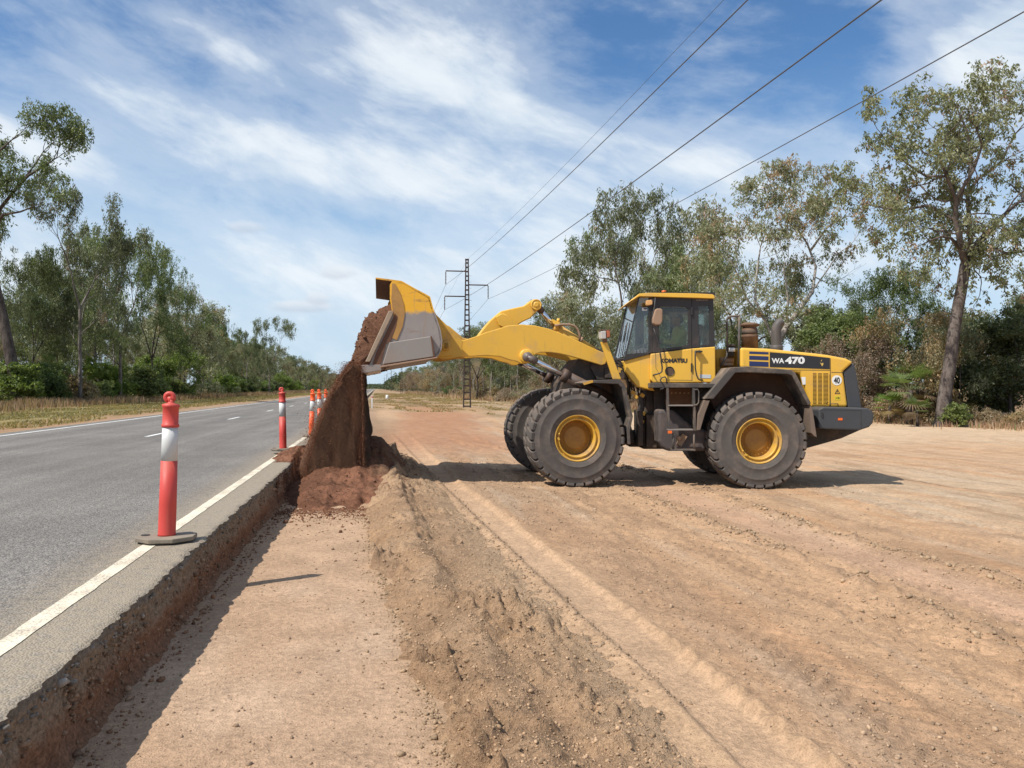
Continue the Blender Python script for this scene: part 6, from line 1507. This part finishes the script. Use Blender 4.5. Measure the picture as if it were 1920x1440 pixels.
def big_left():
    D = 60; base = W(38, D); zg = float(gz_base(base.x, base.y)); t = Tree(78); ex, ey = Vector((CT, -ST, 0)), Vector((ST, CT, 0))
    def P(px, py, dy=0): return ex*((px-38)/FPX*D)+ey*dy+ZV*((HOR-py)/FPX*D+CAMZ-zg)
    t.mb.tube([P(40, 768), P(34, 740), P(24, 690), P(12, 630), P(4, 590), P(-8, 540), P(-14, 490), P(-20, 440)], [.55, .46, .42, .38, .36, .32, .28, .26], 10, cap=False)
    def limb(pts, r0, r1, fin, Ln=1.7):
        Q = [P(*p) for p in pts]; t.mb.tube(Q, r0, 7, cap=False, r2=r1); d = (Q[-1]-Q[-2]).normalized()
        for k in range(fin): t.grow(Q[-1], (d+Vector((t.r.gauss(0, .6), t.r.gauss(0, .6), t.r.gauss(.1, .4)))).normalized(), Ln, r1*.7, 3, 5, .2, .02, (22, 52), (2, 3), .72)
        for i in range(1, len(Q)-1):
            t.grow(Q[i], Vector((t.r.gauss(0, 1), t.r.gauss(0, 1), .3)).normalized(), Ln*.8, r1*.6, 3, 5, .2, .02, (22, 52), (2, 3), .72)
    limb([(-20, 440), (0, 390, 0), (25, 345, .5), (45, 325, .5), (65, 305, 1), (85, 292, 1)], .16, .05, 3)
    limb([(-20, 440), (20, 408, -1), (60, 405, -1.5), (85, 395, -1.5)], .12, .04, 2, 1.8)
    limb([(-20, 440), (-40, 380, 0), (-30, 320, 0), (0, 280, 0), (20, 262, 0)], .15, .05, 3)
    limb([(-20, 440), (-70, 370, 1), (-110, 300, 1)], .15, .06, 3)
    limb([(25, 345, .5), (40, 300, 1.5), (50, 270, 2)], .08, .04, 3)
    r = t.make('eucalypt_tree', BARKD, per=44, rad_=.42, size=.25, asp=.32, cols=G1, keep=.85)
    r.location = (base.x, base.y, zg); tag(r, 'tall eucalypt with a dark left-leaning trunk at the left edge of the view', 'tree')
big_left()
def sparse_mid():
    """the half-bare crown standing above the hood"""
    D = 52; base = W(1455, D); zg = float(gz_base(base.x, base.y)); t = Tree(91); ex, ey = Vector((CT, -ST, 0)), Vector((ST, CT, 0))
    def P(px, py, dy=0): return ex*((px-1455)/FPX*D)+ey*dy+ZV*((HOR-py)/FPX*D+CAMZ-zg)
    t.mb.tube([P(1450, 800), P(1452, 720), P(1456, 650), P(1476, 610), P(1500, 580), P(1524, 545)], [.24, .22, .20, .18, .16, .14], 9, cap=False)
    def limb(pts, r0, r1, fin, Ln=1.8, mx=5, lv=3, side=1):
        Q = [P(*p) for p in pts]; t.mb.tube(Q, r0, 6, cap=False, r2=r1); d = (Q[-1]-Q[-2]).normalized()
        for k in range(fin): t.grow(Q[-1], (d+Vector((t.r.gauss(0, .6), t.r.gauss(0, .6), t.r.gauss(.1, .4)))).normalized(), Ln, r1*.7, lv, mx, .2, .03, (22, 52), (2, 3), .72)
        for i in range(1, len(Q)-1):
            for _ in range(side): t.grow(Q[i], Vector((t.r.gauss(0, 1), t.r.gauss(0, 1), .3)).normalized(), Ln*.8, r1*.6, lv, mx, .2, .03, (22, 52), (2, 3), .72)
    limb([(1524, 545), (1530, 500, 0), (1520, 455, .5), (1502, 420, .8), (1486, 405, .8)], .10, .03, 2)
    limb([(1520, 470), (1545, 430, -.5), (1560, 420, -.6), (1580, 410, -.8)], .08, .03, 2, 1.5)
    limb([(1502, 420, .8), (1510, 385, .8), (1512, 365, .8)], .05, .025, 3, 1.3)
    limb([(1456, 650), (1440, 600, .5), (1425, 560, 1), (1428, 520, 1.2), (1436, 480, 1.5), (1440, 455, 1.5)], .11, .04, 3)
    limb([(1476, 610), (1470, 560, -.8), (1460, 510, -1)], .09, .04, 3)
    limb([(1440, 600, .5), (1400, 560, 0), (1385, 520, 0)], .08, .04, 3)
    nt = len(t.tips)
    V, F, C = t.leaves(per=56, rad_=.38, size=.22, asp=.32, cols=G3, brown=.18, keep=.85)
    # bare twigs reaching past the leaves
    t.tips = []
    limb([(1524, 545), (1545, 510, -.5), (1562, 480, -.8), (1585, 462, -1)], .05, .02, 3, 1.3, 4, 3)
    limb([(1530, 520), (1560, 530, .5), (1585, 520, .8)], .04, .018, 3, 1.2, 4, 3)
    r = empty('half_bare_tree', (base.x, base.y, zg)); t.mb.build('trunk', BARKP, r, normals=False); mesh_np('crown', V, F, LEAF, r, cols=C)
    tag(r, 'half-bare eucalypt with pale twisted branches rising behind the loader exhaust pipe', 'tree')
sparse_mid()

rg = random.Random(2024)
# ---- trees one can tell apart (column, distance, picture row of the top)
LL = 'trees along the left side of the road'; RR_ = 'trees behind the loader on the right'
near = [('eucB', 150, 70, 345, 'tall open-crowned eucalypt, the second one in from the left edge'), ('eucA', 226, 82, 430, 'bushy eucalypt left of the nearest bollard, shorter than its left neighbour'),
        ('eucD', 60, 72, 455, 'dense dark eucalypt behind the leaning trunk at the left edge'), ('eucD', 285, 94, 465, 'dark eucalypt straight behind the nearest bollard'),
        ('eucC', 338, 108, 530, 'sprawling eucalypt at the right end of the tall left-hand group'), ('eucA', 180, 90, 420, 'rounded eucalypt filling the middle of the left-hand group'),
        ('eucD', 420, 142, 600, 'dark crowned tree left of the second bollard'), ('eucA', 505, 172, 592, 'tall round-crowned tree just left of the second bollard'), ('eucB', 462, 160, 618, 'narrow tree between the two rounded crowns beyond the left verge'),
        ('eucD', 110, 80, 470, 'shaded eucalypt low behind the tall one near the left edge'), ('eucA', -60, 64, 380, 'eucalypt cut off by the left edge of the view')]
for k, px, D, top, lab_ in near: put(k, px, D, hgt(top, D), lab_, 'tree', LL, sc=.66)
nr = [('eucA', 1165, 62, 336, 'tall full-crowned eucalypt standing right behind the loader boom', .72), ('eucC', 1250, 66, 372, 'leaning open eucalypt whose crown rises above the cab roof', .8), ('eucB', 1330, 60, 440, 'eucalypt directly behind the rear of the cab', .9),
      ('eucC', 1395, 57, 452, 'spreading eucalypt behind the air cleaner', .9), ('eucC', 1110, 84, 520, 'smaller eucalypt behind the bellcrank', 1.1), ('eucD', 1055, 90, 552, 'dark eucalypt left of the tall tree behind the boom', 1.1), ('eucB', 1215, 75, 420, 'second tall trunk close behind the loader cab', .9),
      ('eucD', 1655, 47, 478, 'mid-green eucalypt left of the big forked tree', .9), ('denseA', 1560, 48, 560, 'dense dark green tree above the rear end of the hood', 1.0), ('denseA', 1520, 56, 580, 'rounded green tree behind the hood', 1.0), ('dryA', 1715, 42, 560, 'brown-leaved tree just left of the big forked trunk', .9),
      ('eucC', 1850, 50, 545, 'grey-green eucalypt right of the big forked trunk', 1), ('denseA', 1895, 42, 560, 'dense green tree at the right edge of the view', 1), ('denseB', 1835, 52, 660, 'low bright green tree right of the big forked trunk', 1), ('eucA', 1960, 46, 540, 'eucalypt cut off by the right edge of the view', 1),
      ('eucA', 920, 118, 590, 'tree crown seen just right of the nearest power pole', 1.1), ('eucD', 895, 128, 600, 'tree crown seen just left of the nearest power pole', 1.2), ('dryA', 1605, 44, 610, 'brown-leaved tree behind the rear of the loader', 1), ('slimA', 1630, 50, 540, 'slender pale-stemmed tree left of the big forked tree', 1)]
for k, px, D, top, lab_, sc in nr: put(k, px, D, hgt(top, D), lab_, 'tree', RR_, sc=sc)
# ---- rows of woodland: left edge line X about -27, right edge line as surveyed in the photo
cnt = 0
def xy2(px_, D): return W(px_, D)
def putxy(key, x, y, h, label, cat, group, sc=None):
    D = x*ST+y*CT; r = x*CT-y*ST; return put(key, 960+r/D*FPX, D, h, label, cat, group, sc=sc)
lab_l = {'eucA': 'green eucalypt in the far woodland left of the road', 'eucB': 'tall thin-crowned eucalypt in the far woodland left of the road', 'eucC': 'open eucalypt in the far woodland left of the road', 'eucD': 'dark eucalypt in the far woodland left of the road', 'denseA': 'dense green tree in the woodland left of the road', 'denseB': 'low leafy tree under the woodland left of the road',
         'slimA': 'slender pale-stemmed tree in the woodland left of the road', 'slimB': 'slender dark-stemmed tree in the woodland left of the road', 'shrubA': 'bright green shrub at the foot of the left-hand woodland', 'shrubC': 'dark green shrub at the foot of the left-hand woodland', 'shrubB': 'brown shrub at the foot of the left-hand woodland', 'dryA': 'brown-leaved tree in the woodland left of the road'}
y = 58
while y < 560:
    f = 1 if y < 150 else 1.3
    for row in range(3 if y < 110 else 4):
        x = -25.5-row*6.5-rg.uniform(0, 4)-(y > 150)*1.5
        if x < -.43*y-6: continue
        key = rg.choice(['eucA', 'eucC', 'eucD', 'slimA', 'slimB', 'slimA', 'eucB'] if row else ['slimA', 'slimB', 'denseB', 'eucC', 'slimB', 'denseB'])
        top = {'eucA': 13, 'eucB': 14, 'eucC': 12, 'eucD': 13.5, 'slimA': 11, 'slimB': 9, 'denseA': 8.5, 'denseB': 6}[key]*rg.uniform(.75, 1.1)*(.78 if y < 105 else 1.2)
        putxy(key, x, y+rg.uniform(-3, 3), top, lab_l[key], 'tree', 'woodland left of the road'); cnt += 1
    y += (7.5 if y < 120 else 10 if y < 260 else 22)*f
y = 60
while y < 230:
    x = -24.5-rg.uniform(0, 3.5)
    if x > -.43*y-4:
        key = rg.choice(['shrubA', 'shrubC', 'shrubC', 'shrubB', 'shrubA']); putxy(key, x, y, rg.uniform(2.2, 4.6), lab_l[key], 'shrub', 'shrubs along the left-hand woodland'); cnt += 1
    y += 5.5 if y < 110 else 9
edge = lambda Y: float(np.interp(Y, [20, 33, 60, 100, 158, 386, 900], [31, 27, 22, 18.5, 15, 9.8, 9]))
lab_r = {k: v.replace('left of the road', 'beyond the clearing on the right').replace('left-hand', 'right-hand') for k, v in lab_l.items()}
lab_r['bareA'] = 'leafless pale tree in the woodland beyond the clearing on the right'; lab_r['dryB'] = 'small dry tree in the woodland beyond the clearing on the right'
y = 26.0
while y < 520:
    for row in range(4):
        x = edge(y)+1.0+row*4.2+rg.uniform(0, 3.6)
        if x > .93*y+7 or rg.random() < (.28 if y < 75 else .1): continue
        far = y > 75
        key = rg.choice((['slimA', 'slimB', 'dryA', 'bareA', 'dryB', 'slimA', 'slimA'] if row < 2 else ['eucC', 'slimB', 'eucA', 'dryA', 'slimA', 'slimA', 'slimB']) if not far else (['slimA', 'slimB', 'dryA', 'bareA', 'dryB', 'eucC'] if row < 2 else ['eucC', 'eucD', 'eucA', 'slimA', 'denseA', 'dryA']))
        top = {'eucA': 11.5, 'eucC': 10.5, 'eucD': 11.5, 'slimA': 10, 'slimB': 8.5, 'denseA': 7.5, 'denseB': 5.5, 'dryA': 7, 'dryB': 5, 'bareA': 8}[key]*rg.uniform(.8, 1.1)
        if not far: top *= .70
        elif y > 150: top *= 1.15
        putxy(key, x, y+rg.uniform(-2, 2), top, lab_r[key], 'tree', 'woodland beyond the clearing'); cnt += 1
    y += 3.4 if y < 60 else 5.0 if y < 130 else 10 if y < 260 else 26
y = 26.0
while y < 190:
    x = edge(y)+rg.uniform(-.6, 1.6)
    if x < .93*y+5:
        key = rg.choice(['shrubB', 'shrubB', 'shrubB', 'dryB', 'shrubB']+(['shrubC'] if y > 60 else [])); putxy(key, x, y, rg.uniform(1.0, 2.6), 'low dry twiggy shrub at the foot of the right-hand woodland' if key == 'dryB' else lab_r[key], 'shrub', 'shrubs along the right-hand woodland'); cnt += 1
    y += 1.7 if y < 60 else 3.0
for px_, D_, h_, lb in ((1705, 39.5, 2.7, 'fan palm with upright green fronds just left of the big forked trunk'), (1668, 40, 1.5, 'small fan palm low behind the rear of the loader'), (1735, 41, 3.2, 'taller fan palm with drooping dead skirt beside the big forked trunk'), (1720, 37.5, 1.3, 'knee-high fan palm near the foot of the big forked trunk')):
    put('palm', px_, D_, h_, lb, 'palm', 'fan palms by the big tree')
put('shrubA', 1793, 37, 1.25, 'bright green leafy sapling right beside the base of the big forked trunk', 'shrub', 'shrubs along the right-hand woodland')
print('trees placed', cnt)
for k, v in list(PROTO.items()):
    if not v[2]:
        for ch in list(v[0].children): bpy.data.objects.remove(ch)
        bpy.data.objects.remove(v[0])

# a far wooded mass closing the end of the road, past where single trees read
def far_wood():
    rng = np.random.default_rng(66); Vs, Cs = [], []
    def blk(x0, x1, y0, y1, n, h):
        X = rng.uniform(x0, x1, n); Y = rng.uniform(y0, y1, n); Z = h*rng.uniform(0, 1, n)**.75*(1-.25*rng.uniform(0, 1, n)); s = rng.uniform(.5, 1.2, n)
        d = rng.normal(0, 1, (n, 3)); d /= np.linalg.norm(d, axis=1)[:, None]; e = np.cross(d, rng.normal(0, 1, (n, 3))); e /= np.linalg.norm(e, axis=1)[:, None]
        P = np.stack([X, Y, Z], 1); V = np.stack([P-d*s[:, None], P+e*s[:, None]*.7, P+d*s[:, None], P-e*s[:, None]*.7], 1); Vs.append(V.reshape(-1, 3))
        Cs.append(np.repeat(np.array([.06, .075, .035])[None]*rng.uniform(.6, 1.5, (n, 1)), 4, 0))
    for k in range(7): blk(-75-k*6, -27, 560+k*130, 690+k*130, 5000, 13)
    for k in range(7): blk(13, 75+k*8, 520+k*130, 650+k*130, 5000, 13)
    blk(-60, 60, 1700, 1800, 5000, 12)
    V = np.concatenate(Vs); o = mesh_np('far_woodland', V, np.arange(len(V)).reshape(-1, 4), LEAF, cols=np.concatenate(Cs)); tag(o, 'distant woodland closing in on both sides where the road meets the horizon', 'woodland', kind='stuff')
far_wood()

# ------------------------------------------------------------------ dry grass
def grass(name, X, Y, H, C, w, label, rng, lean=.35):
    n = len(X); z = gz_base(X, Y)-.02; a = rng.uniform(0, 6.28, n); b_ = rng.uniform(0, 6.28, n); l = rng.uniform(.1, lean, n)*H
    P = np.stack([X, Y, z], 1); s = np.stack([np.cos(a), np.sin(a), a*0], 1)*(w*rng.uniform(.7, 1.3, n))[:, None]
    m = P+np.stack([np.cos(b_)*l*.35, np.sin(b_)*l*.35, H*.6], 1); t = P+np.stack([np.cos(b_)*l, np.sin(b_)*l, H], 1)
    V = np.stack([P-s, P+s, m+s*.6, m-s*.6, t], 1).reshape(-1, 3); k = np.arange(n)[:, None]*5
    F = np.concatenate([k+np.array([[0, 1, 2]]), k+np.array([[0, 2, 3]]), k+np.array([[3, 2, 4]])])
    o = mesh_np(name, V, F, LEAF, cols=np.repeat(C, 5, 0)); tag(o, label, 'grass', kind='stuff'); return o
def all_grass():
    rng = np.random.default_rng(12)
    # tall dry grass along the foot of the left woodland
    n = 70000; Y = 40+rng.uniform(0, 1, n)**1.5*260; X = -24.0+rng.normal(0, 1.5, n)-rng.exponential(1.5, n)+fbm(Y*.12, Y*0, 3, 901)*2.4
    d = fbm(X*.35, Y*.2, 3, 903); k = d > -.25; X, Y = X[k], Y[k]; n = len(X); H = rng.uniform(.15, .68, n)*(1+.7*fbm(X*.4, Y*.3, 3, 905))
    C = np.array([.42, .28, .15])[None]*rng.uniform(.55, 1.25, (n, 1)); g = rng.uniform(0, 1, n) < .12; C[g] = (.13, .14, .05); C[rng.uniform(0, 1, n) < .2] = (.36, .19, .10)
    grass('dry_grass', X, Y, H, C, .022*(1+Y/120), 'tall dry straw-coloured grass along the foot of the left-hand woodland', rng)
    n = 90000; Y = 22+rng.uniform(0, 1, n)**1.6*200; X = rng.uniform(-23.5, -10.6, n); d = fbm(X*.5, Y*.2, 4, 911); k = (d > -.2) & (X > -.5*Y-8); X, Y = X[k], Y[k]; n = len(X)
    C = np.array([.25, .20, .095])[None]*rng.uniform(.6, 1.3, (n, 1)); C[rng.uniform(0, 1, n) < .35] = (.36, .25, .12)
    grass('verge_grass', X, Y, rng.uniform(.04, .13, n), C, .02*(1+Y/80), 'short patchy green and straw grass on the left road verge', rng, .9)
    n = 85000; t = rng.uniform(0, 1, n); Y = 24+t**1.4*260; E = np.interp(Y, [20, 33, 60, 100, 158, 386, 900], [31, 27, 22, 18.5, 15, 9.8, 9]); X = E-.2+rng.normal(0, .9, n)+rng.exponential(1.6, n)+fbm(Y*.15, Y*0, 3, 921)*2.2
    k = fbm(X*.4, Y*.3, 3, 923) > -.3; X, Y = X[k], Y[k]; n = len(X); H = rng.uniform(.10, .75, n)*np.interp(Y, [30, 70], [.5, 1.1])*(1+.8*fbm(X*.8, Y*.6, 3, 925))
    C = np.array([.46, .32, .19])[None]*rng.uniform(.55, 1.2, (n, 1)); C[rng.uniform(0, 1, n) < .45] = (.30, .17, .10); C[rng.uniform(0, 1, n) < .08] = (.13, .15, .05)
    grass('dry_grass', X, Y, H, C, .02*(1+Y/120), 'dry tan grass and litter along the foot of the right-hand woodland', rng)
    n = 60000; Y = 52+rng.uniform(0, 1, n)**1.5*200; X = rng.uniform(0, 1, n)*(np.interp(Y, [20, 33, 60, 100, 158, 386, 900], [31, 27, 22, 18.5, 15, 9.8, 9])+1)-.5
    k = (fbm(X*.25, Y*.1, 4, 311)*22+Y > 62) & (fbm(X*.6, Y*.2, 3, 313) > .0); X, Y = X[k], Y[k]; n = len(X)
    C = np.array([.27, .21, .11])[None]*rng.uniform(.6, 1.3, (n, 1)); C[rng.uniform(0, 1, n) < .5] = (.33, .22, .11)
    grass('verge_grass', X, Y, rng.uniform(.05, .16, n), C, .02*(1+Y/80), 'short sparse grass on the far clearing under the power line', rng, .9)
all_grass()
